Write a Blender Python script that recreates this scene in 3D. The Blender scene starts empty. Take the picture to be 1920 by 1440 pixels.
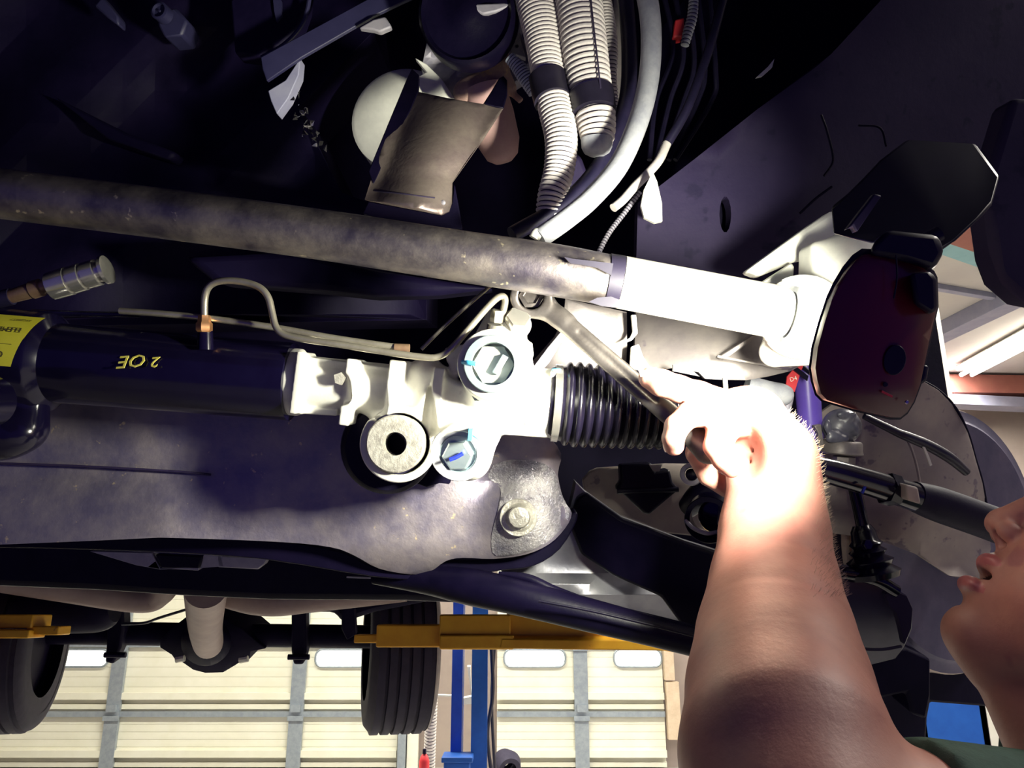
import bpy, bmesh, math, random
import numpy as np
from mathutils import Vector, Matrix, noise
from mathutils.geometry import delaunay_2d_cdt
random.seed(7)
PI = math.pi
SC = bpy.context.scene
COL = SC.collection
# ------------------------------------------------------------------ camera
K = 1490.0                      # focal length in pixels of the 1920x1440 frame
PITCH = math.radians(16)
C0 = Vector((0, 0, 1.62))
R = Vector((1, 0, 0)); F = Vector((0, math.cos(PITCH), math.sin(PITCH))); U = Vector((0, -math.sin(PITCH), math.cos(PITCH)))
cd = bpy.data.cameras.new('camera'); cam = bpy.data.objects.new('camera', cd); COL.objects.link(cam)
cam.location = C0; cam.rotation_euler = (PI/2 + PITCH, 0, 0)
cd.sensor_width = 36; cd.lens = K/1920*36; cd.clip_start = 0.01; cd.clip_end = 100
SC.camera = cam
def P(px, py, d): return C0 + F*d + R*((px-960)/K*d) - U*((py-720)/K*d)
def PY(px, py, Y):
    v = F + R*((px-960)/K) - U*((py-720)/K)
    return C0 + v*(Y/v.y)
def D(x, y, z): return (R*x + U*y + F*z).normalized()
def px(r, d): return r*d/K
def Q(a, b, d): return np.array([(a-960)/K*d, -(b-720)/K*d, d])        # camera-frame metres
def q2w(q): return C0 + R*float(q[0]) + U*float(q[1]) + F*float(q[2])
def w2q(w):
    v = Vector(w) - C0
    return np.array([v.dot(R), v.dot(U), v.dot(F)])
# ------------------------------------------------------------------ world, lamps, exposure
w = bpy.data.worlds.new('world'); SC.world = w; w.use_nodes = True
bgn = w.node_tree.nodes['Background']
bgn.inputs[0].default_value = (0.10, 0.06, 0.62, 1); bgn.inputs[1].default_value = 0.22
SC.view_settings.view_transform = 'Standard'; SC.view_settings.look = 'None'
SC.view_settings.exposure = 0.0; SC.view_settings.gamma = 1.0; SC.view_settings.use_curve_mapping = False
def area(name, loc, direction, sx, sy, power, col, spread=180):
    l = bpy.data.lights.new(name, 'AREA'); l.shape = 'RECTANGLE'; l.size = sx; l.size_y = sy; l.energy = power; l.color = col
    l.spread = math.radians(spread)
    o = bpy.data.objects.new(name, l); COL.objects.link(o); o.location = loc
    o.rotation_euler = Vector(direction).to_track_quat('-Z', 'Y').to_euler()
    return o
WARM = (1.0, 0.975, 0.80)
LAMP_D = 0.50
area('work_light_beam', P(1598, 640, .440), D(-0.52, -0.06, 0.85), 0.03, 0.065, 4.6, WARM, 112)
area('fluorescent_glow', (4.9, 7.6, 4.28), (0, 0, -1), 0.3, 2.4, 400, (1, 0.97, 0.86))
area('fluorescent_glow_middle', (0.6, 6.2, 4.28), (0, 0, -1), 3.2, 0.3, 1450, (1, 0.97, 0.82))
area('fluorescent_glow_left', (-2.6, 6.2, 4.28), (0, 0, -1), 3.2, 0.3, 1450, (1, 0.97, 0.82))
area('added_fill_side', (2.6, 1.7, 4.15), (0, 0, -1), 0.3, 1.9, 220, (1, 0.95, 0.85))  # unseen fill light, added to brighten the amber lift arm
area('added_fill_near', (2.9, -0.5, 4.15), (0, 0, -1), 0.3, 1.9, 60, (1, 0.9, 0.8))  # unseen fill light, added to brighten the dust shield and lift arm
# ------------------------------------------------------------------ materials
MATS = {}
def mat(name, c1, c2=None, rough=0.5, metal=0.0, scale=40, bump=0.0, bscale=None, spots=None, sp_scale=60, sp_cut=0.62, rr=0.0, emit=0, coat=0, sss=0, spec=0.5, detail=5):
    if name in MATS: return MATS[name]
    m = bpy.data.materials.new(name); m.use_nodes = True; nt = m.node_tree; b = nt.nodes['Principled BSDF']; L = nt.links
    b.inputs['Base Color'].default_value = (*c1, 1); b.inputs['Roughness'].default_value = rough; b.inputs['Metallic'].default_value = metal
    b.inputs['Specular IOR Level'].default_value = spec
    if coat: b.inputs['Coat Weight'].default_value = coat; b.inputs['Coat Roughness'].default_value = 0.12
    if sss:
        b.inputs['Subsurface Weight'].default_value = sss; b.inputs['Subsurface Radius'].default_value = (1, .25, .12); b.inputs['Subsurface Scale'].default_value = 0.006
    if emit:
        b.inputs['Emission Color'].default_value = (*c1, 1); b.inputs['Emission Strength'].default_value = emit
    tc = nt.nodes.new('ShaderNodeTexCoord')
    def nz(s, dt=detail):
        n = nt.nodes.new('ShaderNodeTexNoise'); n.inputs['Scale'].default_value = s; n.inputs['Detail'].default_value = dt
        n.inputs['Roughness'].default_value = .65
        L.new(tc.outputs['Object'], n.inputs['Vector']); return n
    if c2 is not None:
        n = nz(scale); r = nt.nodes.new('ShaderNodeValToRGB'); L.new(n.outputs['Fac'], r.inputs['Fac'])
        r.color_ramp.elements[0].position = .36; r.color_ramp.elements[0].color = (*c1, 1)
        r.color_ramp.elements[1].position = .64; r.color_ramp.elements[1].color = (*c2, 1)
        out = r.outputs['Color']
        if spots is not None:
            n2 = nz(sp_scale, 3); r2 = nt.nodes.new('ShaderNodeValToRGB'); L.new(n2.outputs['Fac'], r2.inputs['Fac'])
            r2.color_ramp.elements[0].position = sp_cut; r2.color_ramp.elements[0].color = (0, 0, 0, 1)
            r2.color_ramp.elements[1].position = sp_cut+.05; r2.color_ramp.elements[1].color = (1, 1, 1, 1)
            mx = nt.nodes.new('ShaderNodeMixRGB'); L.new(r2.outputs['Color'], mx.inputs[0]); L.new(out, mx.inputs[1]); mx.inputs[2].default_value = (*spots, 1)
            out = mx.outputs[0]
        L.new(out, b.inputs['Base Color'])
        if rr:
            mr = nt.nodes.new('ShaderNodeMapRange'); L.new(n.outputs['Fac'], mr.inputs[0])
            mr.inputs[1].default_value = .3; mr.inputs[2].default_value = .7; mr.inputs[3].default_value = rough-rr; mr.inputs[4].default_value = rough+rr
            L.new(mr.outputs[0], b.inputs['Roughness'])
    if bump:
        n3 = nz(bscale or scale*3); bp = nt.nodes.new('ShaderNodeBump'); bp.inputs['Strength'].default_value = bump; bp.inputs['Distance'].default_value = 0.0015
        L.new(n3.outputs['Fac'], bp.inputs['Height']); L.new(bp.outputs['Normal'], b.inputs['Normal'])
    MATS[name] = m; return m
NAVY = (0.0025, 0.0018, 0.010)
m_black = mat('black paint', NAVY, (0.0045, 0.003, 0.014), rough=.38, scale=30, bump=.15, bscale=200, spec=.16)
m_gloss = mat('gloss black tube paint', (0.003, 0.002, 0.011), (0.004, 0.003, 0.015), rough=.16, scale=30)
m_rub = mat('black rubber', (0.008, 0.007, 0.024), (0.014, 0.011, 0.034), rough=.42, scale=60, bump=.1)
m_boot = mat('boot rubber', (0.004, 0.003, 0.008), (0.005, 0.004, 0.011), rough=.27, scale=60)
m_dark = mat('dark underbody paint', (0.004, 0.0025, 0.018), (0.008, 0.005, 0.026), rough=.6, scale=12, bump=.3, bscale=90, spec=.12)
m_frame = mat('dusty frame paint', (0.016, 0.011, 0.040), (0.024, 0.017, 0.050), spec=.2, rough=.6, scale=8, bump=.25, bscale=80, spots=(.010, .007, .03), sp_scale=25)
m_bar = mat('weathered steel bar', (0.11, 0.095, 0.13), (0.29, 0.255, 0.235), rough=.46, metal=.88, scale=26, bump=.25, bscale=140, spots=(.60, .52, .38), sp_scale=70, sp_cut=.66, rr=.08)
m_cross = mat('speckled crossmember steel', (0.20, 0.18, 0.26), (0.34, 0.30, 0.32), rough=.46, metal=.72, scale=22, bump=.3, bscale=150, spots=(.62, .50, .34), sp_scale=85, sp_cut=.67, rr=.08)
m_oily = mat('oily pitted steel', (0.22, 0.21, 0.26), (0.46, 0.44, 0.44), rough=.28, metal=.6, scale=30, bump=1.0, bscale=330, rr=.08)
m_alu = mat('cast aluminium', (0.56, 0.55, 0.51), (0.66, 0.65, 0.59), rough=.5, metal=.12, scale=40, bump=.10, bscale=300, spots=(.5, .47, .45), sp_scale=45, sp_cut=.70)
m_bush = mat('flecked bushing steel', (0.36, 0.34, 0.30), (0.62, 0.60, 0.52), rough=.35, metal=.5, scale=90, bump=.7, bscale=180)
m_zinc = mat('zinc plated steel', (0.42, 0.52, 0.56), (0.56, 0.66, 0.66), rough=.28, metal=.75, scale=30)
m_chrome = mat('bright steel', (0.62, 0.60, 0.56), (0.70, 0.68, 0.62), rough=.24, metal=.9, scale=40, bump=.05)
m_wr = mat('wrench steel', (0.13, 0.115, 0.11), (0.20, 0.18, 0.17), rough=.36, metal=.85, scale=50, bump=.08, bscale=200)
m_line = mat('hydraulic line steel', (0.34, 0.31, 0.25), (0.44, 0.41, 0.33), rough=.3, metal=.75, scale=60)
m_copper = mat('copper fitting', (0.75, 0.36, 0.16), (0.85, 0.48, 0.24), rough=.3, metal=.85, scale=60)
m_corr = mat('dusty white conduit', (0.55, 0.50, 0.50), (0.74, 0.70, 0.66), rough=.6, scale=35, bump=.15, spots=(.36, .28, .25), sp_scale=70, sp_cut=.70)
m_groove = mat('painted groove shade', (0.02, 0.014, 0.045), (0.03, 0.02, 0.05), rough=.8, scale=40)  # dark colour paints in the shade between the ribs
m_hose = mat('dusty grey hose rubber', (0.30, 0.31, 0.36), (0.42, 0.43, 0.46), rough=.65, scale=60, bump=.2, bscale=400)
m_tape = mat('black tape', (0.009, 0.007, 0.018), (0.013, 0.010, 0.024), rough=.5, scale=50)
m_shield = mat('bronze heat shield steel', (0.32, 0.25, 0.24), (0.46, 0.38, 0.33), rough=.45, metal=.8, scale=30, bump=.2, bscale=200, spots=(.50, .30, .20), sp_scale=60, sp_cut=.70)
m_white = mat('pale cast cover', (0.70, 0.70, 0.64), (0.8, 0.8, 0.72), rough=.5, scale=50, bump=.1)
m_rust = mat('rusty cast iron', (0.32, 0.19, 0.17), (0.52, 0.36, 0.28), rough=.7, scale=45, bump=.6, bscale=120, spots=(.6, .42, .24), sp_scale=50, sp_cut=.6)
m_pink = mat('pink primer canister', (0.50, 0.30, 0.29), (0.62, 0.42, 0.38), rough=.5, scale=20)
m_grey = mat('grey cast bracket', (0.26, 0.25, 0.31), (0.38, 0.36, 0.40), rough=.55, metal=.2, scale=25, bump=.3, bscale=120)
m_lit = mat('galvanised frame bracket', (0.17, 0.15, 0.155), (0.25, 0.225, 0.21), rough=.45, metal=.5, scale=16, bump=.2, bscale=100, spots=(.10, .08, .11), sp_scale=30, sp_cut=.63)
m_blade = mat('blue grey strap paint', (0.022, 0.021, 0.065), (0.03, 0.028, 0.08), rough=.5, scale=30)
m_foil = mat('crumpled foil', (0.5, 0.48, 0.5), (0.7, 0.68, 0.66), rough=.2, metal=.95, scale=60)
m_lampred = mat('dark red lamp shell', (0.075, 0.003, 0.012), (0.09, 0.004, 0.016), rough=.3, scale=8, coat=.3)
m_lampblk = mat('black lamp rim', (0.007, 0.005, 0.022), (0.010, 0.007, 0.028), spec=.2, rough=.4, scale=30)
m_lens = mat('lit lamp lens', (1, .97, .85), emit=8)
m_tan = mat('spotted dust shield', (0.30, 0.25, 0.24), (0.40, 0.34, 0.29), rough=.65, scale=14, bump=.2, spots=(.19, .15, .18), sp_scale=38, sp_cut=.61)
m_rotor = mat('brake disc iron', (0.09, 0.085, 0.15), (0.14, 0.12, 0.19), rough=.5, metal=.3, scale=20, bump=.2)
m_rotedge = mat('brake disc edge', (0.42, 0.34, 0.30), (0.55, 0.45, 0.38), rough=.5, metal=.4, scale=30)
m_purple = mat('purple shock body', (0.12, 0.07, 0.45), (0.16, 0.10, 0.52), rough=.35, scale=20)
m_red = mat('red tag', (0.62, 0.03, 0.04), (0.7, 0.05, 0.06), rough=.5, scale=20)
m_skin = mat('skin', (0.36, 0.15, 0.12), (0.43, 0.20, 0.15), rough=.5, scale=24, bump=.18, bscale=260, sss=.03, spots=(.29, .10, .10), sp_scale=18, sp_cut=.63)
m_lip = mat('lips', (0.34, 0.09, 0.10), (0.40, 0.12, 0.12), rough=.4, scale=60)
m_nail = mat('finger nail', (0.78, 0.56, 0.48), (0.8, 0.6, 0.5), rough=.3, scale=60)
m_hair = mat('brown hair', (0.05, 0.03, 0.02), (0.09, 0.05, 0.035), rough=.6, scale=120, bump=.6, bscale=300)
m_fuzz = mat('arm hair', (0.45, 0.33, 0.24), (0.55, 0.42, 0.3), rough=.6, scale=60)
m_shirt = mat('dark green shirt', (0.012, 0.045, 0.035), (0.018, 0.06, 0.045), rough=.85, scale=120, bump=.3, bscale=500)
m_jean = mat('navy trousers', (0.012, 0.015, 0.05), (0.02, 0.025, 0.07), rough=.85, scale=120)
m_teeth = mat('teeth', (0.80, 0.76, 0.66), (0.84, 0.8, 0.7), rough=.3, scale=60)
m_mouth = mat('mouth inside', (0.06, 0.012, 0.015), (0.08, 0.015, 0.02), rough=.6, scale=60)
m_eye = mat('eye white', (0.75, 0.72, 0.68), (0.8, 0.78, 0.72), rough=.2, scale=60)
m_yellow = mat('yellow label', (0.62, 0.58, 0.03), (0.66, 0.62, 0.05), rough=.5, scale=30)
m_ink = mat('black ink', (0.05, 0.045, 0.02), (0.07, 0.06, 0.02), rough=.6, scale=30)
m_mark = mat('yellow paint mark', (0.55, 0.48, 0.05), (0.65, 0.6, 0.15), rough=.6, scale=300)
m_bluepen = mat('light blue paint mark', (0.05, 0.42, 0.72), (0.08, 0.5, 0.8), rough=.5, scale=60)
m_bluedk = mat('dark blue paint mark', (0.008, 0.02, 0.35), (0.012, 0.03, 0.42), rough=.5, scale=60)
m_tyre = mat('tyre rubber', (0.016, 0.013, 0.034), (0.026, 0.02, 0.045), rough=.75, scale=30, bump=.2)
m_tyrew = mat('worn tyre shoulder', (0.25, 0.22, 0.22), (0.32, 0.28, 0.26), rough=.8, scale=30)
m_armY = mat('amber lift arm paint', (0.80, 0.38, 0.02), (0.90, 0.50, 0.03), rough=.45, scale=9, bump=.15, spots=(.25, .10, .03), sp_scale=14, sp_cut=.68)
m_lift = mat('blue lift paint', (0.012, 0.09, 0.42), (0.018, 0.12, 0.50), rough=.45, scale=8)
m_liftp = mat('deep blue lift paint', (0.012, 0.06, 0.55), (0.02, 0.09, 0.65), rough=.45, scale=6)
m_door = mat('cream door skin', (0.78, 0.76, 0.62), (0.84, 0.82, 0.70), rough=.55, scale=2.5, bump=.05)
m_stile = mat('grey galvanised stile', (0.28, 0.32, 0.37), (0.36, 0.40, 0.44), rough=.4, metal=.3, scale=20)
m_glass = mat('daylit window pane', (0.97, 1.0, 0.93), emit=1.1)
m_wall = mat('dull plaster wall', (0.30, 0.24, 0.22), (0.36, 0.29, 0.25), rough=.8, scale=2)
m_ceil = mat('ceiling sheet', (0.50, 0.46, 0.44), (0.56, 0.52, 0.48), rough=.8, scale=1.2)
m_floor = mat('concrete floor', (0.34, 0.33, 0.32), (0.42, 0.40, 0.38), rough=.6, scale=2, bump=.1)
m_beamR = mat('red brown beam', (0.28, 0.09, 0.07), (0.32, 0.11, 0.08), rough=.6, scale=6)
m_beamT = mat('pale teal beam', (0.22, 0.42, 0.46), (0.26, 0.47, 0.5), rough=.6, scale=6)
m_beamG = mat('grey beam', (0.26, 0.26, 0.36), (0.32, 0.31, 0.4), rough=.6, scale=6)
m_tube = mat('glowing fluorescent tube', (1, .99, .93), emit=7)
m_wood = mat('pale timber', (0.55, 0.42, 0.30), (0.66, 0.52, 0.38), rough=.7, scale=12)
m_paper = mat('cream edge paint', (0.8, 0.78, 0.66), (0.85, 0.83, 0.72), rough=.6, scale=12)
m_shaft = mat('dusty shaft primer', (0.30, 0.22, 0.20), (0.36, 0.27, 0.24), rough=.6, scale=12)
m_brass = mat('dull brass', (0.22, 0.13, 0.09), (0.3, 0.2, 0.12), rough=.4, metal=.6, scale=60)
# ------------------------------------------------------------------ scene graph helpers
def thing(name, label, cat, loc, group=None):
    o = bpy.data.objects.new(name, None); COL.objects.link(o); o.location = loc; o.empty_display_size = .02
    o['label'] = label; o['category'] = cat
    if group: o['group'] = group
    return o
def wloc(o):
    v = Vector(o.location)
    while o.parent: o = o.parent; v = v + o.location
    return v
def obj(name, geo, m, parent=None, label=None, cat=None, group=None, kind=None, sharp=38, bevel=0, bseg=2):
    V, Fc = geo[0], geo[1]; mi = geo[2] if len(geo) > 2 else None
    if not len(V): return None
    V = [Vector(v) for v in V]
    if parent: org = wloc(parent)
    else:
        lo = Vector((min(v.x for v in V), min(v.y for v in V), min(v.z for v in V))); hi = Vector((max(v.x for v in V), max(v.y for v in V), max(v.z for v in V)))
        org = (lo+hi)/2; org.z = lo.z
    me = bpy.data.meshes.new(name); me.from_pydata([v-org for v in V], [], [tuple(f) for f in Fc]); me.validate(); me.update()
    for mm in (m if isinstance(m, (list, tuple)) else [m]): me.materials.append(mm)
    if mi is not None and len(mi) == len(me.polygons): me.polygons.foreach_set('material_index', mi)
    bm = bmesh.new(); bm.from_mesh(me); bmesh.ops.recalc_face_normals(bm, faces=bm.faces); bm.to_mesh(me); bm.free()
    me.polygons.foreach_set('use_smooth', [True]*len(me.polygons)); me.set_sharp_from_angle(angle=math.radians(sharp))
    o = bpy.data.objects.new(name, me); COL.objects.link(o)
    if parent: o.parent = parent
    else: o.location = org
    if label: o['label'] = label
    if cat: o['category'] = cat
    if group: o['group'] = group
    if kind: o['kind'] = kind
    if bevel:
        b = o.modifiers.new('bevel', 'BEVEL'); b.width = bevel; b.segments = bseg; b.limit_method = 'ANGLE'; b.angle_limit = math.radians(35)
    return o
def join(*gs):
    V, Fc = [], []
    for g in gs:
        n = len(V); V += list(g[0]); Fc += [tuple(i+n for i in f) for f in g[1]]
    return V, Fc
def cr(pts, n=8):
    """Catmull-Rom through tuples of numbers."""
    A = [np.array(p, float) for p in pts]; A = [2*A[0]-A[1]] + A + [2*A[-1]-A[-2]]; out = []
    for i in range(1, len(A)-2):
        for k in range(n):
            t = k/n; p0, p1, p2, p3 = A[i-1:i+3]
            out.append(.5*((2*p1)+(-p0+p2)*t+(2*p0-5*p1+4*p2-p3)*t*t+(-p0+3*p1-3*p2+p3)*t**3))
    out.append(A[-2]); return out
def resample(W, Rr, step):
    s = [0]
    for a, b in zip(W, W[1:]): s.append(s[-1]+(b-a).length)
    n = max(2, int(s[-1]/step)); o, r = [], []; j = 0
    for i in range(n+1):
        t = s[-1]*i/n
        while j < len(s)-2 and s[j+1] < t: j += 1
        f = (t-s[j])/max(1e-9, s[j+1]-s[j]); o.append(W[j].lerp(W[j+1], f)); r.append(Rr[j]*(1-f)+Rr[j+1]*f)
    return o, r
def sweep(W, Rr, seg=16, caps=True):
    V, Fc = [], []; n = len(W)
    T = [(W[min(i+1, n-1)]-W[max(i-1, 0)]).normalized() for i in range(n)]
    a = Vector((0, 0, 1)) if abs(T[0].z) < .9 else Vector((1, 0, 0)); N = T[0].cross(a).normalized()
    for i in range(n):
        N = (N - T[i]*N.dot(T[i])).normalized(); B = T[i].cross(N)
        for k in range(seg):
            th = 2*PI*k/seg; V.append(W[i]+(N*math.cos(th)+B*math.sin(th))*Rr[i])
    for i in range(n-1):
        for k in range(seg):
            k2 = (k+1) % seg; Fc.append((i*seg+k, i*seg+k2, (i+1)*seg+k2, (i+1)*seg+k))
    if caps: Fc.append(tuple(range(seg))); Fc.append(tuple(range((n-1)*seg, n*seg)))
    return V, Fc
def tube(pts, r, seg=16, n=8, step=None):
    """pts (px,py,d[,rpx]); r default radius in pixels."""
    pp = [tuple(p) if len(p) == 4 else (*p, r) for p in pts]
    S = cr(pp, n) if len(pp) > 2 else [np.array(p, float) for p in pp]
    W = [P(s[0], s[1], s[2]) for s in S]; Rr = [s[3]*s[2]/K for s in S]
    if step: W, Rr = resample(W, Rr, step)
    return sweep(W, Rr, seg)
def corr(pts, r, pitch_px, seg=20, depth=.10):
    pp = [tuple(p) if len(p) == 4 else (*p, r) for p in pts]; S = cr(pp, 10); d = np.mean([s[2] for s in S]); pm = pitch_px*d/K
    W, Rr = resample([P(s[0], s[1], s[2]) for s in S], [s[3]*s[2]/K for s in S], pm/5)
    prof = [1.0, 1.012, 1.0, 1-depth, 1-depth]
    g = sweep(W, [q*prof[i % 5] for i, q in enumerate(Rr)], seg)
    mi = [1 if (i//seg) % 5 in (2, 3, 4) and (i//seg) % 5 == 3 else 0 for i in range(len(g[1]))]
    return g[0], g[1], mi
def lathe(p0, ax, prof, seg=32, close=True):
    """prof list (s, r) in metres along ax from p0."""
    ax = ax.normalized(); a = Vector((0, 0, 1)) if abs(ax.z) < .9 else Vector((1, 0, 0)); N = ax.cross(a).normalized(); B = ax.cross(N)
    V, Fc = [], []
    for s, r in prof:
        for k in range(seg):
            th = 2*PI*k/seg; V.append(p0+ax*s+(N*math.cos(th)+B*math.sin(th))*max(r, 1e-5))
    for i in range(len(prof)-1):
        for k in range(seg):
            k2 = (k+1) % seg; Fc.append((i*seg+k, i*seg+k2, (i+1)*seg+k2, (i+1)*seg+k))
    if close: Fc.append(tuple(range(seg))); Fc.append(tuple(range((len(prof)-1)*seg, len(prof)*seg)))
    return V, Fc
def ring(p0, ax, r_in, r_out, h, seg=32, ch=.0006):
    V, Fc = lathe(p0, ax, [(0, r_in), (0, r_out-ch), (ch, r_out), (h-ch, r_out), (h, r_out-ch), (h, r_in), (0, r_in)], seg, False)
    return V, Fc
def box(c, sx, sy, sz, X=R, Y=U, Z=F):
    V = [c + X*(a*sx/2) + Y*(b*sy/2) + Z*(e*sz/2) for a in (-1, 1) for b in (-1, 1) for e in (-1, 1)]
    return V, [(0, 1, 3, 2), (4, 6, 7, 5), (0, 4, 5, 1), (2, 3, 7, 6), (0, 2, 6, 4), (1, 5, 7, 3)]
def wbox(x0, x1, y0, y1, z0, z1):
    return box(Vector(((x0+x1)/2, (y0+y1)/2, (z0+z1)/2)), x1-x0, y1-y0, z1-z0, Vector((1, 0, 0)), Vector((0, 1, 0)), Vector((0, 0, 1)))
def plane3(a, b, c):
    """depth function of the plane through three (px,py,d)."""
    A = np.array([[p[0], p[1], 1] for p in (a, b, c)], float); s = np.linalg.solve(A, np.array([1/p[2] for p in (a, b, c)]))
    return lambda x, y: 1/(s[0]*x+s[1]*y+s[2])
def relief(poly, df, thick, step=0, smooth=0, holes=(), ext=None):
    """solid sheet whose outline is POLY, front surface at depth df(px,py), thickness in metres away from the viewer."""
    if not callable(df): dv = df; df = lambda x, y: dv
    if smooth: poly = [tuple(p) for p in cr(list(poly)+[poly[0]], smooth)][:-1]
    loops = [list(poly)] + [list(h) for h in holes]
    pts, ed = [], []
    for lp in loops:
        n0 = len(pts); pts += [Vector((p[0], p[1])) for p in lp]; ed += [(n0+i, n0+(i+1) % len(lp)) for i in range(len(lp))]
    def inside(x, y, lp):
        c = False; j = len(lp)-1
        for i in range(len(lp)):
            xi, yi = lp[i][0], lp[i][1]; xj, yj = lp[j][0], lp[j][1]
            if (yi > y) != (yj > y) and x < (xj-xi)*(y-yi)/(yj-yi)+xi: c = not c
            j = i
        return c
    if step:
        xs = [p[0] for p in poly]; ys = [p[1] for p in poly]; x = min(xs)+step/2
        while x < max(xs):
            y = min(ys)+step/2
            while y < max(ys):
                if inside(x, y, poly) and not any(inside(x, y, h) for h in holes): pts.append(Vector((x, y)))
                y += step
            x += step
    vs, es, fs, _, _, _ = delaunay_2d_cdt(pts, ed, [], 1, 1e-4)
    if holes:
        fs = [f for f in fs if not any(inside(sum(vs[i].x for i in f)/3, sum(vs[i].y for i in f)/3, h) for h in holes)]
    Vf = [P(v.x, v.y, df(v.x, v.y)) for v in vs]; n = len(Vf); Vb = [v+(ext or F)*thick for v in Vf]
    Fc = [tuple(f) for f in fs]+[tuple(i+n for i in reversed(f)) for f in fs]; cnt = {}
    for f in fs:
        for i in range(3):
            a, b = f[i], f[(i+1) % 3]; cnt[(a, b)] = 1
    for (a, b) in list(cnt):
        if (b, a) not in cnt: Fc.append((a, n+a, n+b, b))
    return Vf+Vb, Fc
def circ(x, y, r, n=20, ry=None, rot=0):
    ry = ry or r; c, s = math.cos(rot), math.sin(rot)
    return [(x+r*math.cos(2*PI*i/n)*c-ry*math.sin(2*PI*i/n)*s, y+r*math.cos(2*PI*i/n)*s+ry*math.sin(2*PI*i/n)*c) for i in range(n)]
def hexnut(p0, ax, r, h, hole=0):
    pr = [(0, r), (h, r)] if not hole else None
    if pr: return lathe(p0, ax, [(0, r*.9), (h*.12, r), (h*.88, r), (h, r*.9)], 6)
    return ring(p0, ax, hole, r, h, 6)
# ------------------------------------------------------------------ signed-distance mesher
class Field:
    def __init__(s): s.ops = []
    def add(s, f, k=.004, sub=False, mat=0): s.ops.append((f, k, sub)); return s
    def __call__(s, p):
        d = None
        for f, k, sub in s.ops:
            e = f(p)
            if d is None: d = e; continue
            if sub:
                h = np.clip(.5-.5*(d+e)/k, 0, 1); d = d*(1-h)+(-e)*h+k*h*(1-h)
            else:
                h = np.clip(.5+.5*(d-e)/k, 0, 1); d = d*h*1.0+e*0 if False else (d*(1-h)+e*h-k*h*(1-h))
        return d
def s_cone(a, b, ra, rb, flat=None):
    a = np.asarray(a, np.float32); b = np.asarray(b, np.float32); ba = b-a; L2 = float(ba@ba)
    def f(p):
        t = np.clip(((p-a)@ba)/L2, 0, 1); q = p-a-t[:, None]*ba
        if flat is not None:
            n, kf = flat; c = q@np.asarray(n, np.float32); q = q+np.outer(c*(kf-1), n).astype(np.float32)
        return np.linalg.norm(q, axis=1)-(ra+(rb-ra)*t)
    return f
def s_cyl(a, b, r, rnd=.001, rb=None):
    a = np.asarray(a, np.float32); b = np.asarray(b, np.float32); ba = b-a; L = float(np.linalg.norm(ba)); u = ba/L; rb = r if rb is None else rb
    def f(p):
        y = (p-a)@u; rad = np.linalg.norm(p-a-y[:, None]*u, axis=1); rr = r+(rb-r)*np.clip(y/L, 0, 1)
        dx = rad-rr+rnd; dy = np.abs(y-L/2)-L/2+rnd
        return np.minimum(np.maximum(dx, dy), 0)+np.sqrt(np.maximum(dx, 0)**2+np.maximum(dy, 0)**2)-rnd
    return f
def s_box(c, h, X=(1, 0, 0), Y=(0, 1, 0), Z=(0, 0, 1), rnd=.001):
    c = np.asarray(c, np.float32); M = np.array([X, Y, Z], np.float32); M /= np.linalg.norm(M, axis=1)[:, None]; h = np.asarray(h, np.float32)-rnd
    def f(p):
        q = np.abs((p-c)@M.T)-h
        return np.linalg.norm(np.maximum(q, 0), axis=1)+np.minimum(q.max(1), 0)-rnd
    return f
def s_ell(c, r, X=(1, 0, 0), Y=(0, 1, 0), Z=(0, 0, 1)):
    c = np.asarray(c, np.float32); M = np.array([X, Y, Z], np.float32); r = np.asarray(r, np.float32)
    def f(p):
        q = (p-c)@M.T; k0 = np.linalg.norm(q/r, axis=1); k1 = np.linalg.norm(q/(r*r), axis=1)
        return np.where(k0 < 1e-3, -r.min(), k0*(k0-1)/np.maximum(k1, 1e-6))
    return f
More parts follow.
